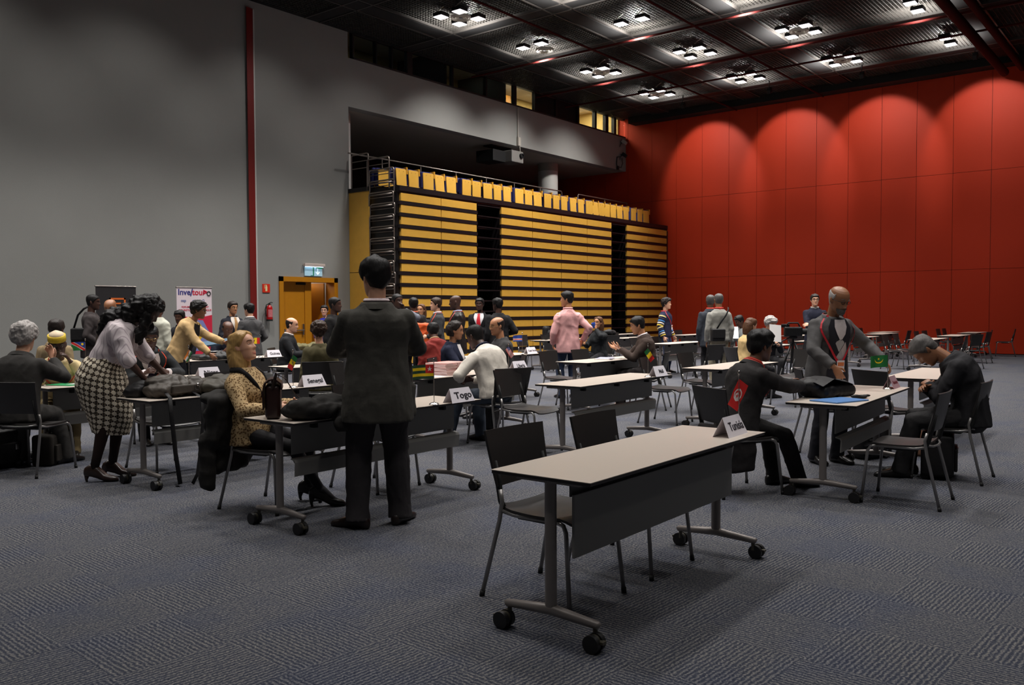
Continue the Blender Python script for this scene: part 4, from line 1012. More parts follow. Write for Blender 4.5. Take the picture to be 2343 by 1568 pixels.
def person(label, x, y, heading, **k):
    F = Fig(**k); g = k.get; S = F.s; det = g('det', 0)
    vb, vc = {2: (0.0055, 0.010), 1: (0.0075, 0.013), 0: (0.0095, 0.017)}[det]
    HM, hc, hs = F.HM, F.hc, F.hs
    H = lambda p: hc + HM @ (V(p)*hs)
    skin = skinm(g('skin', 'light'))
    # ---------------- body
    mb = MB()
    jaw = 0.92 if F.fem else 1.03
    nz, nt = (34, 44) if det else (26, 32)
    zs_ = [-0.084+(0.2385)*(1-math.cos(math.pi*i/nz))/2 for i in range(nz+1)]
    mb.loft([[H(headpt(2*math.pi*j/nt, z, True, jaw)) for j in range(nt)] for z in zs_])
    for sg in (1, -1):
        mb.sphere(H((-0.008, sg*0.077, 0.028)), (0.018*hs, 0.009*hs, 0.031*hs), 8, 0, HM @ rotm(0, R(-12), R(-22*sg)))
    nr = 0.047 if F.fem else 0.055
    mb.tube([F.P(0.47), F.P(0.53), H((-0.02, 0, -0.045)), H((-0.018, 0, 0.02))], [nr*1.35*S, nr*1.08*S, nr*S, nr*0.95*S], 16)
    mb.loft([F.ring(t, *F.tor(t)) for t in (-0.13, -0.08, -0.04, 0, 0.04, 0.08, 0.13, 0.17, 0.22, 0.27, 0.32, 0.36, 0.40, 0.43, 0.46, 0.485, 0.51, 0.54)])
    lb = (0.85 if F.fem else 1.0)*(0.6+0.4*F.b)
    for sg in (1, -1):
        sh, el, wr = F.sh[sg], F.el[sg], F.wr[sg]
        mb.sphere(sh, 0.058*S*lb, 7)
        mb.tube([sh, sh.lerp(el, 0.35), sh.lerp(el, 0.8), el], [0.052*S*lb, 0.049*S*lb, 0.040*S*lb, 0.038*S*lb], 14); mb.sphere(el, 0.039*S*lb, 6)
        mb.tube([el, el.lerp(wr, 0.3), el.lerp(wr, 0.75), wr], [0.038*S*lb, 0.041*S*lb, 0.031*S*lb, 0.026*S*lb], 14)
        key = 'L' if sg > 0 else 'R'
        fd = (wr-el).normalized(); hd = V(g(key+'d', tuple(fd))); hn = V(g(key+'n', (0, -sg, -0.3)))
        if abs(hn.normalized().dot(hd.normalized())) > 0.95: hn = V((0, -sg, 0.2)) 
        hand(mb, wr, hd, hn, sg > 0, S*(0.92 if F.fem else 1.0), g(key+'c', 28), g('spread', 1.0))
        hip, kn, an = F.hip[sg], F.kn[sg], F.an[sg]
        mb.sphere(hip, 0.085*S*lb, 7)
        mb.tube([hip, hip.lerp(kn, 0.3), hip.lerp(kn, 0.8), kn], [0.086*S*lb, 0.080*S*lb, 0.058*S*lb, 0.052*S*lb], 16); mb.sphere(kn, 0.053*S*lb, 7)
        mb.tube([kn, kn.lerp(an, 0.3)-V((0.012, 0, 0))*S, kn.lerp(an, 0.75), an], [0.051*S*lb, 0.054*S*lb, 0.038*S*lb, 0.034*S*lb], 14)
        fx = V((math.cos(F.fy[sg]), math.sin(F.fy[sg]), 0)); a0 = an-V((0, 0, 0.04*S)); hl = g('heel', 0.0)
        mb.tube([an-fx*0.045*S-V((0, 0, 0.035*S)), an+fx*0.02*S-V((0, 0, 0.025*S)), an+fx*0.10*S-V((0, 0, 0.05*S+hl*0.9)), an+fx*0.155*S-V((0, 0, 0.058*S+hl))], [0.028*S, 0.036*S, 0.03*S, 0.018*S], 10)
    root = mb.build('person', skin)
    root.data = remesh(root, vb, 1 if det else 2, 0.4 if det == 2 else (0.5 if det == 1 else None))
    root.location = (x, y, 0); root.rotation_euler = (0, 0, R(heading))
    tag(root, label, 'person', 'people in the hall')
    F.root = root
    # ---------------- face
    if g('face', det > 0):
        for sg in (1, -1):
            e = MB(); c = V((0.0715, sg*0.030, 0.042)); e.sphere(H(c), 0.0125*hs, 8)
            eo = e.build('eye', M_eye, root, smooth=True)
            i_ = MB(); gz = g('gaze', (0, 0)); dr = V((1, gz[1], gz[0])).normalized(); i_.sphere(H(c+dr*0.0086), 0.0058*hs, 6); i_.build('iris', M_iris, eo, smooth=True)
            l_ = MB(); lid = g('lid', 0.30); n_ = 8; rings = []
            for a in range(n_+1):
                el_ = R(90)-(R(90)+R(60)*(lid-0.35)/0.65*1.0)*a/n_ + (0)
                rings.append([H(c+V((0.0128*math.cos(el_)*math.cos(t), 0.0145*math.cos(el_)*math.sin(t), 0.0128*math.sin(el_)))) for t in [R(-90+180*q/10) for q in range(11)]])
            l_.loft(rings, closed=False); l_.build('eyelid', skin, root, smooth=True)
            bw = MB(); bw.tube([H(headpt(math.asin(min(1, yy/0.074)), zz)+V((0.001, 0, 0)))*1.0 if sg > 0 else H((lambda q: V((q.x+0.001, -q.y, q.z)))(headpt(math.asin(min(1, yy/0.074)), zz))) for yy, zz in ((0.014, 0.064), (0.026, 0.069), (0.040, 0.068), (0.050, 0.061))], [0.002*hs, 0.0032*hs, 0.003*hs, 0.0014*hs], 6)
            bw.build('eyebrow', hairm(g('brow', 'soft')), root, smooth=True)
        lp = MB(); lc = g('lips', None)
        for zc, rr in ((-0.0275, 0.0048), (-0.0375, 0.0058)):
            lp.tube([H((headpt(0.0, zc).x-0.005-abs(yy)*0.30, yy, zc*1.0+ (0.002 if rr < 0.005 else -0.0)*(-abs(yy)/0.02))) for yy in (-0.024, -0.014, -0.005, 0.005, 0.014, 0.024)], [0.0012*hs, rr*0.85*hs, rr*hs, rr*hs, rr*0.85*hs, 0.0012*hs], 8)
        sk = SKIN[g('skin', 'light')]; lp.build('lips', mat('lips_'+g('skin', 'light'), (min(255, int(sk[0]*0.92)), int(sk[1]*0.62), int(sk[2]*0.66)), 0.4), root, smooth=True)
    # ---------------- hair
    hr = g('hair', ('short', 'black'))
    if hr and hr[0] != 'none':
        style, hcname = hr[0], hr[1]; hm = hairm(hcname)
        thick = {'short': 0.013, 'buzz': 0.005, 'balding': 0.005, 'long': 0.016, 'curly': 0.030, 'full': 0.022, 'bob': 0.018, 'mop': 0.026}[style]
        def hl(th):
            a = abs((th+math.pi) % (2*math.pi)-math.pi)
            if style == 'balding':
                return interp([(0, 0.1535), (R(60), 0.1525), (R(78), 0.055), (R(98), 0.010), (R(125), -0.03), (R(180), -0.045)], a)[0]
            if F.fem and style in ('long', 'bob'): return interp([(0, 0.124), (R(25), 0.120), (R(48), 0.096), (R(66), 0.060), (R(80), 0.030), (R(100), 0.020), (R(118), -0.020), (R(180), -0.050)], a)[0]
            return interp([(0, 0.098), (R(35), 0.095), (R(58), 0.072), (R(76), 0.030), (R(88), 0.004), (R(100), 0.030), (R(118), -0.020), (R(180), -0.050)], a)[0]
        top_ = 0.1544 if style != 'balding' else None
        nth, nn = 48, 16; rings = []
        for i in range(nn+1):
            t = i/nn; row = []
            for j in range(nth):
                th = 2*math.pi*j/nth; z0 = hl(th)
                zt = 0.1544 if style != 'balding' else interp([(0, 0.154), (R(60), 0.1535), (R(80), 0.085), (R(130), 0.105), (R(180), 0.112)], abs((th+math.pi) % (2*math.pi)-math.pi))[0]
                z = lerp(z0, max(zt, z0+0.0005), 1-(1-t)**1.3); p = headpt(th, z, False)
                sm = min(1, t/0.18); sm = sm*sm*(3-2*sm)
                if style == 'balding': sm = math.sin(math.pi*min(1, t))**0.8
                o = (p-V((-0.005, 0, 0.045))).normalized()
                fw = 1.0+0.35*max(0, math.cos(th))*(1 if style in ('full', 'mop', 'short') else 0)
                amp = thick*fw*(1+0.55*noise.noise(p*26+V((g('seed', 1)*3.1, 0, 0))))
                if style == 'balding' and abs((th+math.pi) % (2*math.pi)-math.pi) < R(72): row.append(H(p-o*0.03)); continue
                row.append(H(p+o*(0.0015+amp*sm)))
            rings.append(row)
        hb = MB(); hb.loft(rings, caps=(style != 'balding'))
        if style in ('long', 'bob'):
            ln = g('hairlen', 0.26 if style == 'long' else 0.13); rr = []
            for i in range(12):
                t = i/11; z = lerp(0.115, 0.0-ln+0.06, t); rx = interp([(0, 0.066), (0.25, 0.086), (0.6, 0.082), (1, 0.060)], t)[0]; ry = interp([(0, 0.066), (0.25, 0.094), (0.6, 0.098), (1, 0.078)], t)[0]
                rr.append([H((-0.046-0.012*math.sin(t*2.5)+rx*math.cos(a), ry*math.sin(a)*(1+0.06*noise.noise(V((a*2, t*4, g('seed', 1))))), z)) for a in [2*math.pi*q/28 for q in range(28)]])
            hb.loft(rr)
            ho = hb.build('hair', hm, root); ho.data = remesh(ho, 0.007 if det else 0.010, 3)
            foldify(ho.data, 0.0028, 24, 3.0)
        elif style in ('curly', 'mop'):
            ho = hb.build('hair', hm, root); ho.data = remesh(ho, 0.007 if det else 0.010, 1)
            foldify(ho.data, 0.008, 38, g('seed', 1))
        else: ho = hb.build('hair', hm, root, smooth=True)
    if g('glasses'):
        gm = M_glassf if g('glasses') == 'dark' else M_glassb; b = MB()
        for sg in (1, -1):
            b.tube([H((0.100-0.006*abs(math.cos(a)), sg*0.031+0.022*math.cos(a), 0.040+0.016*math.sin(a))) for a in [2*math.pi*i/16 for i in range(17)]], 0.0022*hs, 6)
            b.tube([H((0.094, sg*0.053, 0.046)), H((0.06, sg*0.076, 0.046)), H((-0.005, sg*0.080, 0.040))], 0.0020*hs, 6)
        b.tube([H((0.104, -0.010, 0.044)), H((0.109, 0, 0.047)), H((0.104, 0.010, 0.044))], 0.002*hs, 6)
        b.build('spectacles', gm, root, smooth=True)
    if g('beard'):
        b = MB(); rows = []
        for i in range(9):
            z = lerp(-0.080, -0.022, i/8); rows.append([H((lambda p: p+V((0.006, 0, -0.004))*(1 if abs(t) < 1.1 else 0.5))(headpt(t, z, True, jaw)*1.02)) for t in [R(-62+124*q/14) for q in range(15)]])
        b.loft(rows, closed=False); b.build('beard', hairm(g('beard')), root, smooth=True)
    # ---------------- lower clothing
    bot = g('bottom', ('trousers', (28, 27, 30)))
    if bot[0] == 'trousers':
        m = MB(); inf = 0.012
        m.loft([F.ring(t, *F.tor(t, inf)) for t in (-0.13, -0.08, -0.03, 0.01, 0.05)])
        for sg in (1, -1):
            hip, kn, an = F.hip[sg], F.kn[sg], F.an[sg]; q = (0.55+0.45*F.b)*g('leg', 1.0)
            d = (an-kn).normalized(); end = an+d*0.045*S
            m.sphere(hip, 0.100*S*q, 8); m.sphere(kn, 0.070*S*q, 8)
            m.tube([hip, hip.lerp(kn, 0.25), hip.lerp(kn, 0.7), kn], [0.102*S*q, 0.096*S*q, 0.076*S*q, 0.070*S*q], 18)
            m.tube([kn, kn.lerp(end, 0.3), kn.lerp(end, 0.8), end], [0.070*S*q, 0.069*S*q, 0.062*S*q, 0.066*S*q], 18)
        o = m.build('trousers', clothm(bot[1]), root); o.data = remesh(o, vc, 3, 0.5 if det == 2 else None); foldify(o.data, 0.006, 11, g('seed', 1)*1.3)
    elif bot[0] == 'dark_tights':
        m = MB()
        for sg in (1, -1):
            hip, kn, an = F.hip[sg], F.kn[sg], F.an[sg]
            m.tube([hip, hip.lerp(kn, 0.3), hip.lerp(kn, 0.8), kn], [0.088*S, 0.081*S, 0.060*S, 0.054*S], 16); m.sphere(kn, 0.055*S, 7)
            m.tube([kn, kn.lerp(an, 0.3)-V((0.012, 0, 0))*S, kn.lerp(an, 0.75), an], [0.054*S, 0.057*S, 0.040*S, 0.036*S], 14)
            fx = V((math.cos(F.fy[sg]), math.sin(F.fy[sg]), 0)); hl = g('heel', 0.0); m.tube([an-fx*0.045*S-V((0, 0, 0.035*S)), an+fx*0.02*S-V((0, 0, 0.022*S)), an+fx*0.10*S-V((0, 0, 0.046*S+hl*0.9)), an+fx*0.15*S-V((0, 0, 0.056*S+hl))], [0.034*S, 0.042*S, 0.036*S, 0.024*S], 12)
        o = m.build('tights', clothm(bot[1], 0.7, 0.0), root); o.data = remesh(o, vc*0.8, 2)
    elif bot[0] == 'skirt':
        m = MB(); uv = []; N_ = 48; prof = bot[2]
        rows = []
        for (t, w, df, db, xo) in prof:
            rows.append([p+V((xo, 0, 0)) for p in F.ring(t, w*S*F.b, df*S*F.b, db*S*F.b, N_, 0, 2.1)])
        rr = []; M_ = 6
        for i in range(len(rows)-1):
            for q in range(M_):
                rr.append([a.lerp(b_, q/M_) for a, b_ in zip(rows[i], rows[i+1])])
        rr.append(rows[-1]); m.loft(rr, caps=True)
        ln = 0.0
        for i, r_ in enumerate(rr):
            if i: ln += (r_[N_//4]-rr[i-1][N_//4]).length
            for j in range(N_): uv.append((j/N_*1.25, ln))
        m.uv = uv; o = m.build('skirt', bot[1], root, smooth=True); foldify(o.data, 0.010, 7, 2.0)
        if len(bot) > 3:
            m = MB()
            for sg in (1, -1):
                kn, an = F.kn[sg], F.an[sg]; m.tube([kn+V((0, 0, 0.1)), kn, kn.lerp(an, 0.3)-V((0.012, 0, 0))*S, kn.lerp(an, 0.75), an-V((0, 0, 0.02))], [0.06*S, 0.055*S, 0.057*S, 0.042*S, 0.038*S], 14)
            m.build('tights', clothm(bot[3], 0.7, 0.1), root, smooth=True)
    # ---------------- shoes
    shm = mat('shoe_%d_%d_%d' % tuple(g('shoes', (22, 18, 17))), g('shoes', (22, 18, 17)), 0.35)
    for sg in (1, -1):
        an = F.an[sg]; fx = V((math.cos(F.fy[sg]), math.sin(F.fy[sg]), 0)); fl = V((-fx.y, fx.x, 0)); z0 = an.z-0.085*S; hl = g('heel', 0.0); m = MB(); rr = []
        ztoe = z0-hl
        for (t, w, zb, zt) in [(-0.088, 0.012, hl+0.012, hl+0.050), (-0.078, 0.030, hl, hl+0.075), (-0.03, 0.038, hl*0.9, hl+0.108), (0.03, 0.040, hl*0.55, hl*0.8+0.098), (0.09, 0.045, hl*0.08, 0.068), (0.15, 0.046, 0.0, 0.050), (0.19, 0.034, 0.0, 0.038), (0.21, 0.010, 0.004, 0.020)]:
            c = an+fx*(t*S); rr.append([V((c.x, c.y, 0))+fl*(w*S*math.copysign(abs(math.cos(a))**0.75, math.cos(a)))+V((0, 0, ztoe+ (zb+zt)/2*1.0 + (zt-zb)/2*math.copysign(abs(math.sin(a))**0.8, math.sin(a)))) for a in [2*math.pi*i/16 for i in range(16)]])
        m.loft(rr)
        if hl > 0.03: hp_ = an-fx*0.062*S; m.tube([V((hp_.x, hp_.y, ztoe+hl+0.02)), V((hp_.x-fx.x*0.006, hp_.y-fx.y*0.006, ztoe+hl*0.4)), V((hp_.x, hp_.y, ztoe))], [0.026, 0.012, 0.009], 10)
        m.build('shoe', shm, root, smooth=True)
    # ---------------- upper clothing
    top = dict(kind='jacket', col=(34, 33, 34)); top.update(g('top', {})); kind = top['kind']; tc = clothm(top['col'], top.get('rough', 0.85)); tc = top.get('mat', tc)
    inf = top.get('infl', {'jacket': 0.030, 'shirt': 0.028, 'sweater': 0.030, 'coat': 0.038, 'puffer': 0.05}[kind])
    hem = top.get('hem', {'jacket': -0.20, 'shirt': -0.02, 'sweater': -0.06, 'coat': -0.30, 'puffer': -0.08}[kind])
    if F.sit: hem = max(hem, top.get('sithem', -0.07))
    JT = [(a, w, df, db) for a, w, df, db in TORSO]
    if kind in ('jacket', 'coat'):
        JT = [(-0.32, 0.196, 0.132, 0.148), (-0.20, 0.186, 0.122, 0.140), (-0.08, 0.177, 0.112, 0.134), (0.0, 0.170, 0.108, 0.125), (0.10, 0.158, 0.108, 0.106), (0.19, 0.152, 0.108, 0.096)]+[q for q in TORSO if q[0] > 0.25]
    elif kind in ('shirt', 'sweater', 'puffer'):
        JT = [(-0.13, 0.178, 0.11, 0.13), (-0.05, 0.172, 0.107, 0.128), (0.03, 0.166, 0.107, 0.118), (0.12, 0.158, 0.108, 0.105), (0.20, 0.154, 0.108, 0.098)]+[q for q in TORSO if q[0] > 0.25]
    F.JT = JT; F.inf = inf
    ts = [hem+(0.52-hem)*i/17 for i in range(18)]+[0.545]
    m = MB(); m.loft([F.ring(t, *F.tor(t, inf if t < 0.5 else inf*0.65, JT)) for t in ts])
    sl = top.get('sleeve', 1.0)
    sr = {'jacket': 1.22, 'shirt': 1.16, 'sweater': 1.18, 'coat': 1.35, 'puffer': 1.6}[kind]*top.get('sr', 1.0)*(0.6+0.4*F.b)
    cuffs = {}
    for sg in (1, -1):
        sh, el, wr = F.sh[sg], F.el[sg], F.wr[sg]; f_, l_, d_ = F.frame(0.45)
        m.sphere(sh+l_*(sg*(0.010 if kind in ('jacket', 'coat') else 0.002))*S+d_*(0.012*S if kind in ('jacket', 'coat') else 0), 0.060*S*sr*0.92, 9)
        if kind in ('jacket', 'coat'): m.tube([F.P(0.475)+l_*(sg*0.06*S), sh+d_*0.022*S+l_*(sg*0.002)*S], [0.055*S, 0.052*S], 12)
        if sl > 0.5:
            e2 = el.lerp(wr, (sl-0.5)*2*0.96); cuffs[sg] = (e2, (wr-el).normalized())
            m.tube([sh, sh.lerp(el, 0.3), sh.lerp(el, 0.8), el], [0.062*S*sr, 0.058*S*sr, 0.050*S*sr, 0.048*S*sr], 16); m.sphere(el, 0.049*S*sr, 8)
            m.tube([el, el.lerp(e2, 0.35), el.lerp(e2, 0.8), e2], [0.048*S*sr, 0.048*S*sr, 0.040*S*sr, 0.038*S*sr], 16)
        else:
            e2 = sh.lerp(el, sl*2); m.tube([sh, sh.lerp(e2, 0.5), e2], [0.062*S*sr, 0.06*S*sr, 0.058*S*sr], 16)
    o = m.build({'jacket': 'suit_jacket', 'shirt': 'shirt', 'sweater': 'sweater', 'coat': 'coat', 'puffer': 'padded_jacket'}[kind], tc, root)
    o.data = remesh(o, vc, 4 if det else 3, 0.5 if det == 2 else None)
    foldify(o.data, top.get('fold', 0.007), top.get('ffreq', 9), g('seed', 1)*0.7); F.topo = o
    if top.get('collar'):   # shirt collar rising from the neckline
        b = MB(); rows = []
        for (t, r_, rise) in ((0.525, 0.030, 0), (0.545, 0.022, 0), (0.568, 0.018, 0), (0.585, 0.016, 0.0), (0.570, 0.026, 0)):
            rows.append([F.P(t)+F.frame(t)[0]*((nr*1.12+r_)*S*math.cos(a))+F.frame(t)[1]*((nr*1.12+r_)*S*math.sin(a))+F.frame(t)[2]*(-0.018*S*max(0, math.cos(a))) for a in [2*math.pi*i/28 for i in range(28)]])
        b.loft(rows, caps=False); b.build('shirt_collar', clothm(top['collar'], 0.7, 0.05), root, smooth=True)
    if kind in ('jacket', 'coat') and top.get('back_collar', True):
        b = MB(); rows = []
        for (t, r_) in ((0.50, 0.046), (0.53, 0.036), (0.556, 0.027), (0.560, 0.031), (0.545, 0.042), (0.515, 0.056)):
            rows.append([F.P(t)+F.frame(t)[0]*((nr*1.12+r_)*S*math.cos(a)*1.02)+F.frame(t)[1]*((nr*1.12+r_)*S*math.sin(a)*1.05) for a in [R(75+210*i/24) for i in range(25)]])
        b.loft(rows, closed=False); b.build('jacket_collar', tc, root, smooth=True)
    def patch(name, rows, off, m_, th=0.0):
        """cloth panel lying on the jacket front; rows of (tau, a0, a1) in degrees from the breast bone"""
        b = MB(); rr = [[F.pt(t, lerp(a0, a1, q/8), inf+off, JT) for q in range(9)] for t, a0, a1 in rows]
        b.loft(rr, closed=False); return b.build(name, m_, root, smooth=True)
    F.patch = patch
    if top.get('front'):
        c = top['front']; v0 = top.get('vee', 0.20)
        patch('shirt_front', [(lerp(0.535, v0, i/8), -lerp(38, 3, (i/8)**0.8), lerp(38, 3, (i/8)**0.8)) for i in range(9)], 0.010, clothm(c, 0.7, 0.05))
        for sg in (1, -1):
            patch('lapel', [(lerp(0.535, v0, i/8), sg*lerp(38, 1, (i/8)**0.8), sg*lerp(62, 9, (i/8)**1.5)+sg*8*math.sin(math.pi*(i/8))) for i in range(9)], 0.014, tc)
        if top.get('tie'): patch('tie', [(0.53, -5, 5), (0.515, -9, 9), (0.50, -5, 5), (0.40, -7, 7), (0.30, -9, 9), (v0+0.02, -8, 8)], 0.016, mat('tie_%d_%d_%d' % tuple(top['tie']), top['tie'], 0.5))
    if top.get('cuff'):
        for sg, (p, d) in cuffs.items(): MB().tube([p-d*0.01, p+d*0.012], 0.036*S*sr, 16).build('shirt_cuff', clothm(top['cuff'], 0.7, 0.05), root, smooth=True)
    if g('lanyard'):
        b = MB(); t1 = g('lany_t', 0.20); lo = g('lany_off', 0.016); a1 = g('lany_a', 3)
        for sg in (1, -1):
            rr = []
            for i in range(11):
                t = lerp(0.535, t1, i/10); a = sg*lerp(70, 4, min(1, i/10*1.0))+a1*i/10; rr.append([F.pt(t, a-3.2, inf+lo, JT), F.pt(t, a+3.2, inf+lo, JT)])
            for i in range(10): b.add([rr[i][0], rr[i][1], rr[i+1][1], rr[i+1][0]], [(0, 1, 2, 3)])
        rr = [[F.P(t)+F.frame(t)[0]*((nr*1.12+q)*S*math.cos(a))+F.frame(t)[1]*((nr*1.12+q)*S*math.sin(a)) for a in [R(62+236*i/20) for i in range(21)]] for t, q in ((0.535, 0.044), (0.548, 0.040), (0.562, 0.036))]
        b.loft(rr, closed=False)
        ly = b.build('lanyard', mat('lanyard_%d_%d_%d' % tuple(g('lanyard')), g('lanyard'), 0.6), root, smooth=True)
        if g('badge', True):
            p = F.pt(t1-0.04, a1, inf+lo+0.004, JT); f, l, d = F.frame(t1); MB().box(p, (0.003, 0.085, 0.11), 0, 0, Matrix((f, l, d)).transposed()).build('badge', M_card, root)
            MB().box(p+f*0.003+d*0.02, (0.002, 0.07, 0.035), 0, 0, Matrix((f, l, d)).transposed()).build('badge_photo', mat('badge_orange', (214, 120, 70), 0.6), root)
    return F
# ------------------------------------------------------------------ special cloths
def leopard():
    mt = mat('cardigan_leopard', (176, 142, 104), 0.9, spec=0.2); nt = mt.node_tree; N = nt.nodes; L = nt.links; b = N['Principled BSDF']
    tc = N.new('ShaderNodeTexCoord'); v = N.new('ShaderNodeTexVoronoi'); v.inputs['Scale'].default_value = 62; L.new(tc.outputs['Object'], v.inputs['Vector'])
    cr = N.new('ShaderNodeValToRGB'); e = cr.color_ramp.elements; e[0].position = 0.16; e[0].color = (*lin((136, 100, 64)), 1); e[1].position = 0.66; e[1].color = (*lin((196, 168, 126)), 1)
    k = e.new(0.30); k.color = (*lin((58, 40, 26)), 1); k = e.new(0.46); k.color = (*lin((190, 160, 116)), 1)
    L.new(v.outputs['Distance'], cr.inputs[0]); L.new(cr.outputs[0], b.inputs['Base Color']); return mt
def houndstooth():
    mt = mat('skirt_houndstooth', (230, 222, 205), 0.9, spec=0.2); nt = mt.node_tree; N = nt.nodes; L = nt.links; b = N['Principled BSDF']
    tc = N.new('ShaderNodeTexCoord'); mp = N.new('ShaderNodeMapping'); mp.inputs['Rotation'].default_value[2] = R(38); L.new(tc.outputs['UV'], mp.inputs[0])
    n = N.new('ShaderNodeTexNoise'); n.inputs['Scale'].default_value = 60; ad = N.new('ShaderNodeVectorMath'); ad.operation = 'MULTIPLY_ADD'; ad.inputs[1].default_value = (0.012, 0.012, 0); L.new(mp.outputs[0], n.inputs[0]); L.new(n.outputs['Color'], ad.inputs[0]); L.new(mp.outputs[0], ad.inputs[2])
    c1 = N.new('ShaderNodeTexChecker'); c1.inputs['Scale'].default_value = 29; c1.inputs['Color1'].default_value = (*lin((226, 216, 196)), 1); c1.inputs['Color2'].default_value = (*lin((24, 20, 22)), 1); L.new(ad.outputs[0], c1.inputs[0])
    c2 = N.new('ShaderNodeTexChecker'); c2.inputs['Scale'].default_value = 87; c2.inputs['Color1'].default_value = (0, 0, 0, 1); c2.inputs['Color2'].default_value = (1, 1, 1, 1); L.new(ad.outputs[0], c2.inputs[0])
    mx = N.new('ShaderNodeMix'); mx.data_type = 'RGBA'; mx.inputs[7].default_value = (*lin((200, 178, 150)), 1); m_ = N.new('ShaderNodeMath'); m_.operation = 'MULTIPLY'; m_.inputs[1].default_value = 0.35; L.new(c2.outputs['Fac'], m_.inputs[0]); L.new(m_.outputs[0], mx.inputs[0]); L.new(c1.outputs['Color'], mx.inputs[6]); L.new(mx.outputs[2], b.inputs['Base Color']); return mt
def stripes(nm, base, line, sc_, rot=(0, 0, 0), w0=0.8):
    mt = mat(nm, base, 0.8, spec=0.2); nt = mt.node_tree; N = nt.nodes; L = nt.links; b = N['Principled BSDF']
    tc = N.new('ShaderNodeTexCoord'); mp = N.new('ShaderNodeMapping'); mp.inputs['Rotation'].default_value = rot; L.new(tc.outputs['Object'], mp.inputs[0])
    w = N.new('ShaderNodeTexWave'); w.inputs['Scale'].default_value = sc_; w.inputs['Distortion'].default_value = 0.0; L.new(mp.outputs[0], w.inputs[0])
    cr = N.new('ShaderNodeValToRGB'); cr.color_ramp.elements[0].position = w0; cr.color_ramp.elements[0].color = (*lin(base), 1); cr.color_ramp.elements[1].position = min(0.99, w0+0.12); cr.color_ramp.elements[1].color = (*lin(line), 1)
    L.new(w.outputs['Fac'], cr.inputs[0]); L.new(cr.outputs[0], b.inputs['Base Color']); return mt
M_leo, M_hound = leopard(), houndstooth()
M_pinst = stripes('blouse_striped', (222, 210, 212), (184, 170, 176), 11, (0, 0, R(60)), 0.80)
BLK = (22, 21, 22); DK = (34, 33, 34); NAVY = (26, 30, 48); GREY = (70, 69, 70)
# ------------------------------------------------------------------ the people
man = person('person in a charcoal suit standing with back turned before the Togo table, arms folded', 4.03, 4.42, 50, h=1.81, bulk=1.13, det=2, skin='light', hair=('full', 'black'), seed=2, face=False, glasses='dark', head=(4, 22, 0),
    feet=((-0.02, 0.14, 55), (0.06, -0.15, -30)), L=(0.34, 0.06, 1.20), Lp=(-0.15, 1, -0.35), R=(0.30, -0.06, 1.24), Rp=(-0.3, -1, -0.25), Lc=50, Rc=50,
    top=dict(kind='jacket', col=(66, 64, 59), collar=(206, 188, 190), hem=-0.22, fold=0.008), bottom=('trousers', (46, 43, 45)), leg=1.16, shoes=(30, 20, 17))
def bx(c, d, r=0.03, rz=0, ry=0): return lambda mb: mb.rbox(c, d, r, 0, rotm(0, ry, rz))
o = blob('jacket_flap', clothm((66, 64, 59)), [bx((0.12, -0.20, 0.93), (0.26, 0.045, 0.40), 0.02, -0.35), bx((0.15, -0.225, 0.84), (0.20, 0.04, 0.24), 0.018, -0.5)], 0.011, 0.010, 9, 1.0, man.root, 3)
blo = person('blonde person in a leopard-spotted cardigan seated behind the brown satchel, chin raised', 3.88, 5.66, -70, h=1.62, det=2, fem=True, skin='light', hair=('long', 'blonde'), hairlen=0.27, pose='sit', lean=-8, head=(-14, 4, -4), lid=0.55, gaze=(-0.1, 0.1), brow='chestnut', seed=4,
    feet=((0.30, 0.30, 25, 0.0), (0.50, 0.14, 25, 0.0)), heel=0.06, L=(0.34, 0.06, 0.78), R=(0.30, -0.12, 0.76), Rp=(-0.5, -0.8, -0.5), shoes=(24, 20, 20),
    top=dict(kind='sweater', col=(176, 142, 104), mat=M_leo, hem=-0.08, front=None, fold=0.006), bottom=('dark_tights', (24, 22, 26)))
b = MB(); b.tube([blo.pt(t, a, 0.034, blo.JT) for t, a in ((0.30, 10), (0.40, 22), (0.48, 38), (0.53, 70), (0.545, 120), (0.55, 180), (0.545, 240), (0.53, 290), (0.48, 322), (0.40, 338), (0.30, 350))], [0.012, 0.017, 0.020, 0.022, 0.023, 0.023, 0.023, 0.022, 0.020, 0.017, 0.012], 8, flat=0.6)
b.build('scarf', clothm((24, 22, 24)), blo.root, smooth=True)
sk = [(0.16, 0.165, 0.125, 0.125, 0), (0.08, 0.210, 0.145, 0.175, 0), (-0.02, 0.240, 0.185, 0.205, 0.0), (-0.14, 0.240, 0.215, 0.205, 0.01), (-0.28, 0.215, 0.235, 0.17, 0.03), (-0.40, 0.185, 0.225, 0.13, 0.05), (-0.54, 0.150, 0.195, 0.09, 0.06)]
ben = person('person in a black and white houndstooth skirt bending over the Senegal table, long black curls', 3.74, 7.58, -44, h=1.69, det=2, fem=True, bulk=1.08, skin='deep', hair=('curly', 'black'), seed=5, face=False, px=-0.05, pz=0.935, lean=27, slump=14, head=(42, 5, 0), neckf=0.5,
    feet=((-0.02, 0.10, 5), (-0.10, -0.12, 0)), L=(0.42, 0.24, 0.90), R=(0.36, -0.16, 0.88), Rp=(-0.6, -1.0, 0.3), heel=0.05, shoes=(46, 30, 24),
    top=dict(kind='shirt', col=(222, 208, 210), mat=M_pinst, sleeve=0.64, hem=0.05, fold=0.012, sr=1.15, infl=0.03), bottom=('skirt', M_hound, sk, (40, 26, 22)))
def curls(F, pts):
    def mk(mb):
        for p, r in pts: mb.sphere(F.hc+F.HM @ V(p), r, 7)
    o = blob('curls', hairm('black'), [mk], 0.011, 0.022, 26, 1.0, F.root, 1); return o
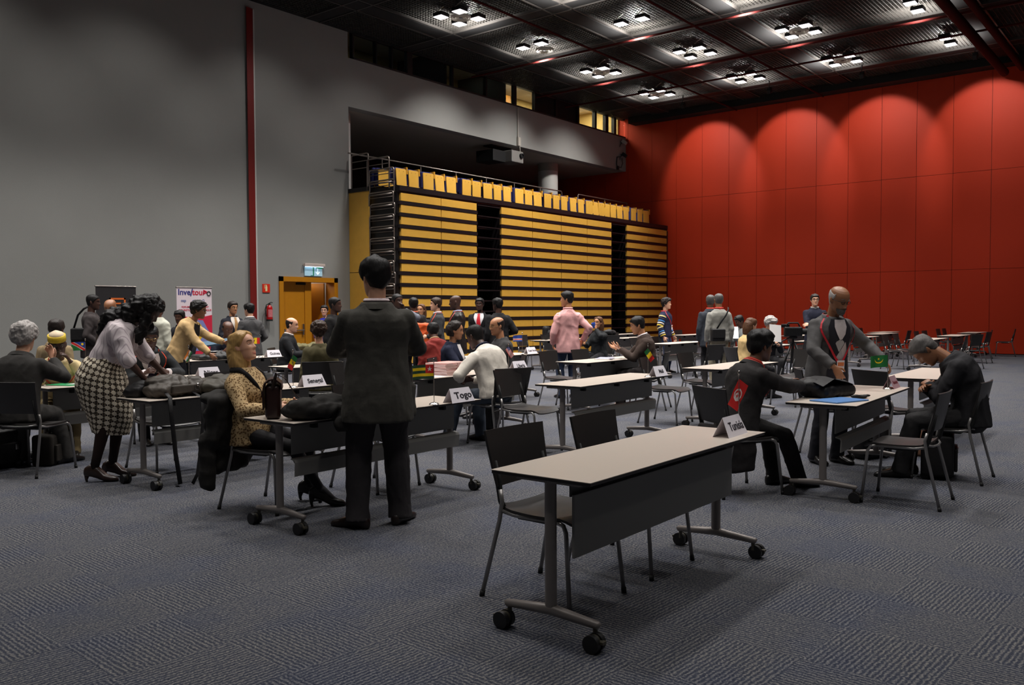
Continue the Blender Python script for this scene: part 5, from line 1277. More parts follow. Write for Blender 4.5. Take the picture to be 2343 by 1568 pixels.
curls(ben, [((-0.03, 0, 0.10), (0.10, 0.10, 0.09)), ((-0.07, 0.0, 0.02), (0.11, 0.12, 0.11)), ((-0.09, 0.02, -0.08), (0.11, 0.13, 0.11)), ((-0.12, 0.02, -0.18), (0.09, 0.12, 0.10)), ((-0.15, 0.02, -0.28), (0.07, 0.09, 0.09)), ((0.04, -0.075, 0.00), (0.05, 0.035, 0.09)), ((0.07, -0.085, -0.08), (0.045, 0.04, 0.09)), ((0.10, -0.085, -0.17), (0.04, 0.04, 0.08)), ((0.06, 0.085, -0.06), (0.05, 0.035, 0.10))])
person('gray-haired person in a dark suit seated at far left, back turned', 3.34, 8.56, 42, h=1.78, det=1, bulk=1.1, skin='light', hair=('curly', 'grey'), pose='sit', lean=14, slump=10, head=(6, 4, 0), face=False, seed=6,
    L=(0.34, 0.20, 0.80), R=(0.46, -0.14, 1.02), Rp=(-0.1, -0.8, -0.8), Rd=(0.3, 0.3, 0.8), Rn=(-1, 0.2, 0), feet=((0.40, 0.15, 5), (0.52, -0.22, -25)), top=dict(kind='jacket', col=(52, 50, 48)), bottom=('trousers', (58, 56, 54)))
def backhair(F, rows):
    def mk(mb):
        for t, a, i, r in rows: mb.sphere(F.pt(t, a, i, F.JT), r, 7)
    return blob('curls', hairm('black'), [mk], 0.012, 0.020, 24, 3.0, F.root, 1)
backhair(ben, [(0.53, 180, 0.03, 0.085), (0.49, 170, 0.04, 0.09), (0.46, 195, 0.04, 0.08), (0.42, 180, 0.035, 0.075), (0.37, 184, 0.03, 0.06), (0.33, 186, 0.025, 0.045), (0.50, 140, 0.03, 0.06)])
kuf = person('person in a yellow-banded cap and cream tunic seated, leaning on one hand', 4.12, 9.44, -112, h=1.62, det=1, skin='deep', hair=('none', 'black'), pose='sit', lean=24, slump=8, head=(16, 4, 6), glasses='dark', seed=7,
    L=(0.40, 0.10, 0.98), Ld=(0.2, -0.5, 0.8), R=(0.42, -0.15, 0.80), top=dict(kind='shirt', col=(206, 186, 140), sithem=-0.06), bottom=('trousers', (150, 132, 96)), lanyard=(214, 60, 30), badge=False)
b = MB(); H_ = lambda p: kuf.hc+kuf.HM @ (V(p)*kuf.hs)
def ringH(z, rx, ry, n=24, xo=-0.006): return [H_((xo+rx*math.cos(2*math.pi*i/n), ry*math.sin(2*math.pi*i/n), z)) for i in range(n)]
b.loft([ringH(0.082, 0.103, 0.082), ringH(0.082, 0.107, 0.086), ringH(0.140, 0.106, 0.085), ringH(0.142, 0.098, 0.078)]); cap = b.build('cap', mat('cap_yellow', (206, 176, 40), 0.7, vary=0.25, vscale=60), kuf.root, smooth=True)
b = MB(); b.loft([ringH(0.120, 0.095, 0.075), ringH(0.155, 0.088, 0.066), ringH(0.172, 0.060, 0.030), ringH(0.182, 0.03, 0.010)]); b.build('cap_crown', mat('cap_cream', (226, 206, 176), 0.8), cap, smooth=True)
person('person in a beige jacket seated behind the capped one, dark hair turned away', 5.10, 11.75, 30, h=1.74, skin='dark', hair=('short', 'soft'), pose='sit', head=(4, 10, 0), top=dict(kind='jacket', col=(150, 130, 98)), bottom=('trousers', (90, 78, 60)))
tall = person('person in a dark suit standing in profile beside the black banner', 6.88, 14.50, -28, h=1.76, det=1, face=False, skin='deep', hair=('buzz', 'black'), bulk=1.1, top=dict(kind='jacket', col=(58, 52, 52)), R=(0.12, -0.20, 0.95), head=(4, -12, 0))
person('bald person bending before the black banner, only the head showing', 6.52, 12.90, -136, h=1.72, det=1, skin='mid', hair=('none', 'black'), lean=22, slump=10, head=(18, 0, 0), top=dict(kind='jacket', col=(60, 52, 46)))
person('person in a pale gray shirt half hidden behind the black curls', 7.30, 13.15, 20, h=1.66, skin='dark', hair=('short', 'black'), top=dict(kind='shirt', col=(186, 186, 172), fold=0.011), bottom=('trousers', (40, 40, 44)), head=(10, 20, 0))
person('person in glasses and dark suit seated at the Niger table, head bowed', 5.20, 9.62, -108, h=1.72, det=1, skin='deep', hair=('buzz', 'black'), glasses='gold', pose='sit', lean=14, slump=12, head=(24, -6, 0), L=(0.42, 0.14, 0.80), R=(0.42, -0.10, 0.80), Lp=(-0.4, 1, -0.5), top=dict(kind='jacket', col=(36, 38, 40), front=(214, 200, 196), tie=(48, 30, 50), cuff=(220, 210, 210)), lanyard=(226, 76, 40))
tan = person('person in a tan blazer and black scarf leaning over the Guinea table', 6.75, 11.42, -48, h=1.68, det=1, fem=True, bulk=1.12, skin='mid', hair=('curly', 'black'), glasses='dark', lean=26, slump=8, head=(10, 4, 0), px=-0.1,
    L=(0.62, 0.12, 0.98), R=(0.40, -0.20, 0.88), top=dict(kind='jacket', col=(196, 164, 116), hem=-0.12, fold=0.009), bottom=('trousers', (24, 24, 30)))
tan.patch('scarf', [(0.54, -60, 60), (0.48, -42, 42), (0.40, -24, 26), (0.28, -18, 20), (0.12, -16, 18), (-0.02, -15, 16)], 0.014, clothm((26, 24, 24)))
person('dark-suited person seated behind the Guinea table, looking down at papers', 8.28, 12.80, -112, h=1.72, det=1, skin='dark', hair=('balding', 'black'), pose='sit', lean=18, slump=10, head=(14, 6, 0), L=(0.40, 0.10, 0.86), R=(0.42, -0.10, 0.84), top=dict(kind='jacket', col=(26, 28, 42)), bottom=('trousers', BLK))
person('dark-haired person standing behind the one at the Guinea papers', 8.25, 14.0, -150, h=1.50, skin='dark', hair=('short', 'black'), lean=12, head=(10, 0, 0), top=dict(kind='jacket', col=(34, 34, 40)))
person('smiling person with tan tie standing by the grey wall left of the red column', 9.78, 14.85, -92, h=1.66, det=1, skin='tan', hair=('short', 'soft'), glasses='gold', head=(2, 0, 0), L=(0.26, 0.10, 1.0), R=(0.22, -0.16, 1.0), top=dict(kind='jacket', col=(30, 31, 40), front=(224, 214, 204), tie=(176, 134, 84)))
person('person in a gray suit with back turned beside the fire extinguisher', 9.55, 13.90, 75, h=1.62, det=1, face=False, skin='light', hair=('short', 'black'), lean=6, head=(4, 22, 0), L=(0.24, 0.12, 1.0), R=(0.20, -0.22, 0.92), top=dict(kind='jacket', col=(74, 73, 74), collar=(222, 214, 210)))
person('balding person in a dark suit seated before the wooden door', 9.22, 12.42, -48, h=1.74, det=1, skin='light', hair=('balding', 'soft'), pose='sit', lean=8, head=(8, 0, 0), L=(0.42, 0.12, 0.78), R=(0.42, -0.12, 0.78), top=dict(kind='jacket', col=(28, 29, 32), collar=(216, 206, 200)))
person('person in glasses and a bright blue top standing at the open door', 12.25, 15.10, -141, h=1.60, det=1, fem=True, skin='light', hair=('short', 'black'), glasses='dark', top=dict(kind='shirt', col=(46, 48, 150), sleeve=0.7))
person('brown-haired person in an olive coat seated just left of the charcoal suit, back turned', 7.05, 8.80, 66, h=1.66, det=1, fem=True, skin='light', face=False, hair=('curly', 'brown'), pose='sit', head=(6, -10, 0), top=dict(kind='coat', col=(76, 70, 46)), bottom=('trousers', (40, 46, 56)))
person('dark-coated person whose head shows at the left shoulder of the charcoal suit', 9.15, 11.05, -60, h=1.69, skin='deep', hair=('buzz', 'black'), top=dict(kind='coat', col=(24, 23, 24)))
person('person in a gray-blue jacket with a hand raised to the face, at the stacked rails', 10.45, 10.95, -100, h=1.76, det=1, skin='deep', hair=('buzz', 'black'), L=(0.14, 0.06, 1.50), Lp=(0.3, 1, -0.8), Ld=(0, -0.3, 1), R=(0.2, -0.1, 1.05), top=dict(kind='jacket', col=(112, 114, 124), front=(170, 160, 172)))
bag_m = person('person in a black suit with back turned, an orange bag at the hip', 12.05, 12.15, 52, h=1.72, skin='dark', face=False, hair=('short', 'black'), top=dict(kind='jacket', col=(34, 31, 32), collar=(196, 90, 60)))
person('long-haired person facing us between the two suits under the stand, holding papers', 12.62, 12.50, -160, h=1.60, det=1, fem=True, skin='tan', hair=('long', 'chestnut'), L=(0.28, 0.06, 1.05), R=(0.28, -0.06, 1.08), top=dict(kind='jacket', col=(36, 33, 36)))
person('person in a gray suit in left profile before the yellow boards', 11.95, 11.42, 138, h=1.71, det=1, skin='light', hair=('short', 'brown'), L=(0.2, 0.1, 1.0), top=dict(kind='jacket', col=(58, 58, 60), collar=(206, 204, 214)), lanyard=(200, 60, 40), badge=False)
person('bald person in a shiny black leather jacket in left profile', 11.42, 10.42, 128, h=1.74, det=1, skin='deep', hair=('none', 'black'), head=(6, 0, 0), top=dict(kind='jacket', col=(36, 33, 32), rough=0.32, collar=(150, 160, 190), fold=0.012), lanyard=(180, 50, 40), badge=False)
person('person in a black coat and red tie facing us under the stand', 13.60, 11.78, -150, h=1.72, det=1, skin='deep', hair=('short', 'black'), L=(0.26, -0.06, 1.12), R=(0.26, -0.02, 1.08), top=dict(kind='coat', col=(26, 25, 27), front=(226, 220, 222), tie=(206, 26, 44)))
person('person in a black coat seen from behind, right of the red tie', 12.75, 10.58, 62, h=1.70, bulk=1.08, det=1, face=False, skin='deep', hair=('short', 'black'), head=(4, 25, 0), R=(0.14, -0.26, 1.05), top=dict(kind='coat', col=(22, 21, 23)))
person('person in a dark red padded jacket seated with back turned', 9.43, 9.0, 60, h=1.66, det=1, face=False, skin='dark', hair=('short', 'black'), pose='sit', lean=18, slump=10, head=(20, 0, 0), top=dict(kind='puffer', col=(118, 36, 30), collar=(196, 160, 120), fold=0.014))
person('dark-haired person in a navy suit seated in right profile', 8.43, 7.84, -62, h=1.66, det=1, fem=True, skin='tan', hair=('bob', 'soft'), hairlen=0.11, pose='sit', lean=6, head=(8, 6, 0), L=(0.40, 0.12, 0.80), R=(0.40, -0.12, 0.80), top=dict(kind='jacket', col=(30, 34, 54), front=(226, 220, 218)))
person('person in a white shirt hunched in a chair, back turned, writing on the lap', 7.33, 6.12, 84, h=1.80, det=2, bulk=1.06, face=False, skin='deep', hair=('buzz', 'black'), pose='sit', lean=12, slump=26, head=(26, 8, 0), neckf=0.3,
    L=(0.34, 0.22, 0.72), R=(0.36, 0.02, 0.70), Lp=(-0.3, 1, -0.3), Rp=(-0.5, -1, -0.2), feet=((0.50, 0.26, 10), (0.36, -0.10, -5)), top=dict(kind='shirt', col=(216, 208, 196), fold=0.013, ffreq=7, collar=(30, 34, 58)), bottom=('trousers', (64, 72, 84)))
person('bald person in a dark gray jacket seated in left profile', 9.45, 7.75, 150, h=1.76, det=1, bulk=1.1, skin='tan', hair=('balding', 'soft'), glasses='gold', pose='sit', lean=6, head=(8, 4, 0), L=(0.42, 0.12, 0.78), R=(0.42, -0.12, 0.78), top=dict(kind='jacket', col=(58, 57, 57)))
pink = person('person in a rumpled pink shirt standing, face turned left', 12.02, 8.45, 60, h=1.78, det=2, skin='tan', hair=('short', 'black'), head=(2, 52, 0), brow='black', L=(0.16, 0.20, 0.92), Lp=(-0.8, 0.6, 0), R=(-0.02, -0.27, 0.97), Rp=(-0.9, -0.7, 0.1),
    top=dict(kind='shirt', col=(222, 166, 164), hem=-0.16, fold=0.016, ffreq=8, collar=(222, 166, 164)), bottom=('trousers', (46, 56, 78)))
cup = person('long-haired person in black seated under the stand, drinking from a blue cup', 15.2, 9.9, 178, h=1.66, det=1, fem=True, skin='tan', hair=('long', 'chestnut'), pose='sit', L=(0.16, 0.04, 1.09), Lp=(0.2, 1, -0.8), Ld=(-0.1, -0.3, 1), R=(0.36, -0.1, 0.8), top=dict(kind='sweater', col=(30, 32, 34)))
person('person in a brown suit seated, hands held out over papers', 11.46, 6.56, 122, h=1.78, det=2, skin='tan', hair=('short', 'black'), brow='black', pose='sit', lean=10, slump=6, head=(16, 2, 0), L=(0.44, 0.12, 0.90), R=(0.50, -0.10, 0.90), Ln=(0, -0.6, 0.8), Rn=(0, 0.6, 0.8), Lc=15, Rc=15,
    top=dict(kind='jacket', col=(62, 49, 43), collar=(216, 206, 206), fold=0.008), bottom=('trousers', (40, 34, 34)))
M_strs = stripes('sleeve_striped', (28, 32, 60), (206, 190, 130), 7.0, (0, R(90), 0), 0.62)
stp = person('curly-haired person in a navy vest with striped sleeves, standing before the red wall', 18.30, 10.05, -78, h=1.74, det=1, skin='light', hair=('mop', 'soft'), L=(0.10, 0.30, 0.86), R=(0.05, -0.30, 0.86), top=dict(kind='sweater', col=(34, 36, 62)), lanyard=(176, 30, 44), bottom=('trousers', (52, 62, 92)))
for sg in (1, -1):
    sh, el, wr = stp.sh[sg], stp.el[sg], stp.wr[sg]; cols = [(214, 198, 140), (30, 36, 70), (60, 120, 180), (206, 200, 196), (196, 170, 60)]
    for i in range(10):
        a, b_ = (i+0.2)/10, (i+0.75)/10; P_ = lambda t: sh.lerp(el, t*2) if t < 0.5 else el.lerp(wr, (t-0.5)*1.9)
        MB().tube([P_(a), P_(b_)], [0.090-0.026*a, 0.090-0.026*b_], 14, caps=False).build('sleeve_stripe', mat('stripe_%d' % (i % 5), cols[i % 5], 0.8), stp.root, smooth=True)
wht = person('person in a light gray sweater standing with back turned, black camera bag on a strap', 15.80, 7.50, 44, h=1.78, det=1, face=False, skin='mid', hair=('buzz', 'darkgrey'), top=dict(kind='sweater', col=(140, 138, 131), fold=0.008, collar=(190, 60, 50)), bottom=('trousers', (134, 126, 108)))
person('person in a dark blue-gray suit standing behind the light gray sweater', 16.42, 7.98, 36, h=1.77, skin='dark', hair=('buzz', 'darkgrey'), top=dict(kind='jacket', col=(52, 56, 64), collar=(206, 70, 56)))
person('person in a light gray jacket seated against the red wall, reading', 18.5, 8.14, 150, h=1.72, det=1, skin='dark', hair=('short', 'black'), pose='sit', lean=12, head=(22, 0, 0), L=(0.40, 0.12, 0.88), R=(0.40, -0.12, 0.86), top=dict(kind='jacket', col=(136, 140, 140)))
wom = person('person with long brown curls in a cream top seated at the laptop table', 13.74, 6.05, -38, h=1.66, det=1, fem=True, skin='light', hair=('long', 'chestnut'), hairlen=0.20, pose='sit', lean=8, head=(14, 8, 0), L=(0.42, 0.10, 0.86), R=(0.36, -0.10, 0.84), top=dict(kind='sweater', col=(214, 182, 128)))
person('gray-haired person in black seated behind the long brown curls', 15.95, 6.62, 225, h=1.72, det=1, skin='light', hair=('curly', 'grey'), pose='sit', lean=20, head=(20, 20, 0), L=(0.40, 0.10, 0.82), top=dict(kind='sweater', col=(30, 30, 36)))
person('person in glasses standing with crossed arms before the red wall', 19.20, 6.83, -160, h=1.80, det=1, skin='light', hair=('short', 'soft'), glasses='dark', brow='black', head=(0, 12, 0), L=(0.26, -0.10, 1.15), Lp=(0, 1, -0.6), R=(0.28, 0.08, 1.18), Rp=(0, -1, -0.6), top=dict(kind='jacket', col=(30, 32, 48), collar=(150, 150, 148)), bottom=('trousers', (52, 64, 92)), shoes=(140, 124, 96))
bald = person('bald person in an open gray suit and red lanyard standing over the bag table', 8.38, 2.86, -122, h=1.69, det=2, bulk=1.08, skin='mid', hair=('balding', 'grey'), glasses='dark', beard='darkgrey', brow='darkgrey', lid=0.8, lean=6, slump=8, head=(22, 4, 0),
    L=(0.36, 0.34, 1.00), Ld=(0.5, 0.3, -0.6), Ln=(0, -0.3, -1), Lp=(-0.6, 0.9, -0.2), R=(0.34, -0.20, 0.95), Rd=(0.4, 0.3, -0.8), Rn=(-0.3, 0.6, -0.6), Rp=(-0.6, -0.9, 0), top=dict(kind='jacket', col=(84, 82, 82), hem=-0.24), bottom=('trousers', (34, 34, 40)), lanyard=(206, 24, 44), lany_t=0.10, lany_off=0.024)
M_argy = mat('vest_black', (26, 24, 34), 0.85)
bald.patch('vest', [(0.535, -38, 38), (0.46, -34, 34), (0.36, -28, 30), (0.24, -25, 30), (0.10, -26, 32), (-0.02, -26, 34), (-0.14, -28, 36), (-0.235, -30, 38)], 0.010, M_argy)
bald.patch('shirt_front', [(0.535, -22, 22), (0.47, -16, 16), (0.40, -9, 9), (0.34, -2, 2)], 0.014, clothm((210, 200, 200), 0.7, 0.05))
for (t0, a0, c_) in ((0.30, 0, (176, 172, 172)), (0.14, 4, (168, 160, 160)), (0.22, 14, (190, 176, 176))):
    bald.patch('diamond', [(t0+0.09, a0-0.5, a0+0.5), (t0, a0-11, a0+11), (t0-0.09, a0-0.5, a0+0.5)], 0.013, mat('argyle_%d' % c_[1], c_, 0.85))
lan = person('person in black suit with red neck ribbon seated at the left of the bag table', 6.62, 2.98, -28, h=1.64, det=2, bulk=1.08, skin='brown', hair=('full', 'black'), face=False, seed=9, pose='sit', lean=16, slump=12, head=(10, -4, 0), L=(0.62, 0.10, 0.84), R=(0.58, -0.10, 0.84), Lp=(-0.3, 1, -0.4), Rp=(-0.3, -1, -0.4),
    feet=((0.46, 0.10, 0), (0.55, -0.10, -8)), top=dict(kind='jacket', col=(40, 37, 37), collar=(190, 60, 46)), bottom=('trousers', (32, 30, 30)), lanyard=(214, 56, 40), badge=False)
slp = person('person in a black jacket slumped asleep in a chair at the right, chin on chest', 8.26, 1.72, 104, h=1.78, det=2, bulk=1.10, skin='mid', hair=('short', 'darkgrey'), face=False, pose='sit', px=-0.12, lean=-2, slump=46, head=(62, 8, 8), neckf=0.55, L=(0.20, -0.04, 0.80), R=(0.22, 0.06, 0.78), Lp=(-0.4, 1, -0.3), Rp=(-0.4, -1, -0.3), feet=((0.42, 0.14, 6), (0.36, -0.10, -4)),
    top=dict(kind='jacket', col=(36, 35, 38), fold=0.012), bottom=('trousers', (40, 39, 40)))
person('dark-jacketed person beside the booklet stack, mostly hidden', 7.03, 8.05, -96, h=1.72, skin='light', hair=('short', 'black'), pose='sit', lean=14, head=(14, 0, 0), L=(0.46, 0.10, 0.80), R=(0.44, -0.2, 0.80), top=dict(kind='jacket', col=(40, 38, 40)))

o = blob('coat_tail', clothm((40, 37, 37)), [bx((-0.10, 0.19, 0.36), (0.30, 0.05, 0.34), 0.02), bx((-0.12, -0.19, 0.36), (0.30, 0.05, 0.34), 0.02), bx((-0.24, 0, 0.40), (0.05, 0.36, 0.30), 0.02)], 0.014, 0.012, 7, 2.0, lan.root, 3)
# ================================================================== THINGS ON THE TABLES
TZ = 0.745
# name cards
make_card((4.72, 2.165, TZ), R(3), 'Tunisia', 'white folded card reading Tunisia on the nearest table', 0.074, 0.98, bold=0.0007)
make_card((5.165, 4.70, TZ), R(3), 'Togo', 'white folded card reading Togo on the standing man\'s table', 0.076, 1.3, bold=0.0018)
make_card((5.40, 6.86, TZ), R(2), 'Senegal', 'white folded card reading Senegal', 0.064, 1.0, bold=0.0014)
make_card((5.47, 8.79, TZ), R(2), 'Niger', 'white folded card reading Niger', 0.068, 1.15, bold=0.0014)
make_card((8.525, 4.77, TZ), R(2), 'Mali', 'white folded card reading Mali', 0.066, 1.0, bold=0.0012)
make_card((8.41, 6.66, TZ), R(2), 'Liberia', 'white folded card reading Liberia', 0.070, 0.85, bold=0.0010)
make_card((8.62, 11.95, TZ), R(2), 'Guinea', 'white folded card reading Guinea', 0.064, 1.1, bold=0.0012)
make_card((11.80, 9.08, TZ), R(2), 'Cape Verde', 'white folded card reading Cape Verde', 0.048, 1.0, bold=0.0006)
make_card((8.46, 2.29, TZ), R(4), 'Mauritania', 'pink-tinged folded card reading Mauritania on the table with the blue folder', 0.042, 1.0, cm=mat('card_pink', (176, 140, 148), 0.6), ink=mat('ink_red', (120, 50, 60), 0.6), bold=0.001)
make_card((4.88, 12.45, TZ), R(2), '', 'blank-looking white folded card at the far left edge', 0.05, 1.0, w_=0.36)
# flags (fly heading in degrees)
LFT = R(130)
make_flag((4.90, 2.195, TZ), f_tunisia, 'red table flag with white disc and crescent, beside the Tunisia card', LFT, R(66), 0.1, 0.335, 0.112)
make_flag((4.865, 4.69, TZ), f_togo, 'green and yellow striped table flag beside the Togo card', R(133), 0.0, 0.03, 0.335, 0.112)
make_flag((5.16, 6.84, TZ), f_senegal, 'green, yellow and red table flag drooping beside the Senegal card', LFT, R(66), 0.1, 0.34, 0.088)
make_flag((5.24, 8.80, TZ), f_niger, 'orange, white and green table flag drooping beside the Niger card', LFT, R(64), 0.1, 0.34, 0.080)
make_flag((8.30, 4.77, TZ), tri(0, 1, 2), 'green, yellow and red table flag drooping beside the Mali card', R(-50), R(58), 0.1, 0.34, 0.090)
make_flag((8.22, 6.66, TZ), f_liberia, 'small flag with red and white stripes beside the Liberia card', R(-50), R(58), 0.1, 0.32, 0.084)
make_flag((8.36, 11.93, TZ), tri(2, 1, 0), 'table flag of red, yellow and green upright bands beside the Guinea card', R(133), 0.0, 0.02, 0.34, 0.098)
make_flag((8.26, 2.27, TZ), f_mauritania, 'green table flag with yellow crescent and star', R(128), 0.03, 0.03, 0.335, 0.108)
make_flag((5.80, 12.42, TZ), f_namibia, 'blue, red and green diagonal table flag behind the houndstooth skirt', R(140), 0.0, 0.02, 0.34, 0.12)
make_flag((11.60, 9.10, TZ), f_capeverde, 'blue table flag with white and red bands beside the Cape Verde card', R(133), 0.0, 0.02, 0.34, 0.105)
# ---- leather satchel on the Togo table
M_lea = mat('satchel_leather', (46, 24, 20), 0.36, bump=0.1, bscale=120)
sa = empty('satchel', (3.62, 5.02, TZ), R(232)); tag(sa, 'dark brown leather satchel standing upright on the Togo table', 'bag')
b = MB(); b.rbox((0, 0, 0.14), (0.30, 0.125, 0.28), 0.035, seg=3); b.build('satchel_body', M_lea, sa, smooth=True)
b = MB(); b.loft([[V((-0.155, y, z)) for y, z in P_] + [V((0.155, y, z)) for y, z in reversed(P_)] for P_ in [[(-0.078, 0.10), (-0.080, 0.24), (-0.06, 0.300), (0.0, 0.325), (0.06, 0.305), (0.07, 0.25)], [(-0.066, 0.10), (-0.068, 0.236), (-0.052, 0.288), (0.0, 0.312), (0.055, 0.293), (0.058, 0.25)]]], caps=False)
fl_ = MB()
for x0, x1 in ((-0.155, 0.155),):
    P_ = [(-0.080, 0.08), (-0.084, 0.22), (-0.070, 0.290), (-0.03, 0.322), (0.0, 0.328), (0.03, 0.322), (0.068, 0.290), (0.075, 0.24)]
    Q_ = [(-0.070, 0.08), (-0.072, 0.22), (-0.060, 0.280), (-0.025, 0.310), (0.0, 0.315), (0.025, 0.310), (0.058, 0.280), (0.063, 0.24)]
    n = len(P_); vs = [(x0, y, z) for y, z in P_]+[(x1, y, z) for y, z in P_]+[(x0, y, z) for y, z in Q_]+[(x1, y, z) for y, z in Q_]
    fs = []
    for i in range(n-1): fs += [(i, n+i, n+i+1, i+1), (2*n+i, 2*n+i+1, 3*n+i+1, 3*n+i), (i, i+1, 2*n+i+1, 2*n+i), (n+i, 3*n+i, 3*n+i+1, n+i+1)]
    fs += [(0, 2*n, 3*n, n), (n-1, 2*n-1, 4*n-1, 3*n-1)]; fl_.add(vs, fs)
fl_.build('flap', M_lea, sa)
b = MB(); b.rbox((-0.158, 0.0, 0.27), (0.012, 0.045, 0.075), 0.004); b.build('strap_lug', M_lea, sa)
b = MB(); b.tube([(-0.168, -0.018, 0.285), (-0.168, 0.018, 0.285), (-0.168, 0.018, 0.315), (-0.168, -0.018, 0.315), (-0.168, -0.018, 0.285)], 0.004, 6); b.build('buckle', M_chrome, sa)
b = MB(); b.tube([(0.16, 0.0, 0.25), (0.18, 0.03, 0.37), (0.15, 0.10, 0.33), (0.10, 0.18, 0.19), (0.06, 0.27, 0.12), (0.02, 0.34, 0.125), (-0.03, 0.40, 0.13)], 0.020, 8, flat=0.18, upv=(0, 0.5, 1)); b.build('shoulder_strap', mat('strap_brown', (60, 46, 40), 0.5), sa, smooth=True)
b = MB(); b.tube([(0.06, 0.25, 0.145), (0.085, 0.275, 0.14), (0.06, 0.30, 0.14), (0.035, 0.275, 0.14), (0.06, 0.25, 0.145)], 0.004, 6); b.build('strap_buckle', M_chrome, sa)
sa.scale = (0.84, 0.84, 0.84)
M_blkc = clothm((38, 36, 34), 0.8, 0.3); M_nyl = clothm((30, 29, 30), 0.55, 0.3)
def sph(c, r, rz=0): return lambda mb: mb.sphere(c, r, 9, 0, Matrix.Rotation(rz, 3, 'Z'))
def bx(c, d, r=0.03, rz=0, ry=0): return lambda mb: mb.rbox(c, d, r, 0, rotm(0, ry, rz))
o = blob('folded_jacket', M_blkc, [sph((0, 0, 0.06), (0.24, 0.16, 0.06)), sph((0.10, 0.02, 0.10), (0.13, 0.11, 0.05), 0.4), sph((-0.10, -0.03, 0.08), (0.12, 0.10, 0.06)), sph((0.16, -0.10, 0.02), (0.09, 0.10, 0.05)), sph((0.12, -0.17, -0.03), (0.08, 0.05, 0.05))], 0.010, 0.016, 11, 2.0, None, 3, (3.78, 4.76, TZ), R(-10), True)
tag(o, 'crumpled black jacket lying on the Togo table beside the satchel', 'jacket')
o = blob('coat', M_blkc, [bx((0, 0, 0.66), (0.10, 0.44, 0.40), 0.04, 0, 0.12), bx((-0.09, 0.05, 0.52), (0.10, 0.36, 0.50), 0.05, 0, -0.1), sph((-0.12, 0.22, 0.48), (0.10, 0.12, 0.22)), bx((-0.05, -0.19, 0.38), (0.10, 0.08, 0.42), 0.03), sph((-0.06, 0.0, 0.84), (0.08, 0.22, 0.05))], 0.014, 0.018, 7, 4.0, None, 4, (3.74, 5.72, 0), R(-77), True)
tag(o, 'dark coat hung over the blonde person\'s chair back', 'coat')
# ---- bags and coat on the Senegal table
bg = empty('shoulder_bag', (4.05, 7.05, TZ), R(8)); tag(bg, 'soft gray-brown shoulder bag lying on the Senegal table, straps hanging to the floor', 'bag')
M_gb = clothm((74, 68, 62), 0.5, 0.35)
blob('bag_body', M_gb, [bx((0, 0, 0.07), (0.44, 0.30, 0.13), 0.06), sph((-0.05, 0.02, 0.13), (0.20, 0.12, 0.05)), sph((0.16, -0.05, 0.08), (0.10, 0.13, 0.08)), sph((-0.20, -0.04, 0.06), (0.08, 0.14, 0.06))], 0.010, 0.014, 12, 1.0, bg, 3, None, None, True)
b = MB(); b.rbox((0.0, -0.165, 0.07), (0.30, 0.03, 0.07), 0.012); b.build('front_pocket', M_gb, bg)
b = MB(); b.sphere((0.10, -0.19, 0.10), 0.016, 6); b.tube([(0.08, -0.185, 0.06), (0.12, -0.185, 0.05), (0.12, -0.185, 0.09), (0.08, -0.185, 0.10), (0.08, -0.185, 0.06)], 0.004, 6); b.build('clasp', M_chrome, bg)
for i, pts in enumerate(([(-0.20, -0.14, 0.06), (-0.25, -0.27, 0.02), (-0.25, -0.29, -0.15), (-0.22, -0.29, -0.45), (-0.17, -0.28, -0.72), (-0.14, -0.20, -0.735)], [(0.06, -0.17, 0.04), (0.07, -0.28, -0.01), (0.06, -0.30, -0.20), (0.02, -0.30, -0.50), (-0.01, -0.30, -0.66), (-0.06, -0.30, -0.735)])):
    MB().tube(pts, 0.019, 8, flat=0.2, upv=(1, 0, 0)).build('hanging_strap', M_nyl, bg, smooth=True)
o = blob('coat', clothm((66, 62, 54), 0.6, 0.3), [sph((0, 0.04, 0.06), (0.20, 0.20, 0.06)), bx((0.06, -0.25, -0.06), (0.30, 0.05, 0.24), 0.02, 0, 0), sph((-0.10, -0.14, 0.07), (0.14, 0.16, 0.05)), bx((0.12, -0.27, -0.16), (0.16, 0.05, 0.26), 0.02, 0, 0.3), sph((0.10, 0.0, 0.10), (0.14, 0.16, 0.05))], 0.011, 0.018, 9, 6.0, None, 3, (4.45, 7.06, TZ), R(4), True)
tag(o, 'grayish coat draped over the front edge of the Senegal table', 'coat')
o = blob('handbag', M_nyl, [bx((0, 0, 0.05), (0.20, 0.16, 0.10), 0.04), sph((0.04, 0, 0.10), (0.09, 0.06, 0.04))], 0.010, 0.01, 14, 2.5, None, 2, (3.80, 7.20, TZ), R(25), True); tag(o, 'small black handbag at the left end of the Senegal table', 'bag')
# ---- papers on the Niger table, folders
sheet((5.10, 9.02, TZ), R(12), 'loose white paper sheets spread left of the Niger flag', 0.30, 0.21)
sheet((4.86, 8.90, TZ), R(-8), 'white papers before the seated person in glasses', 0.24, 0.30)
sheet((4.02, 9.02, TZ), R(20), 'bright green folder at the left end of the Niger table', 0.24, 0.30, 0.008, mat('folder_green', (30, 160, 96), 0.5), 'folder', 'folder', 'folders')
sheet((4.10, 8.90, TZ+0.009), R(30), 'white sheet lying on the green folder', 0.15, 0.21, 0.003)
sheet((4.55, 8.85, TZ), R(10), 'black notebook on the Niger table in front of the bowed person', 0.26, 0.18, 0.02, M_nyl, 'notebook', 'notebook', 'notebooks')
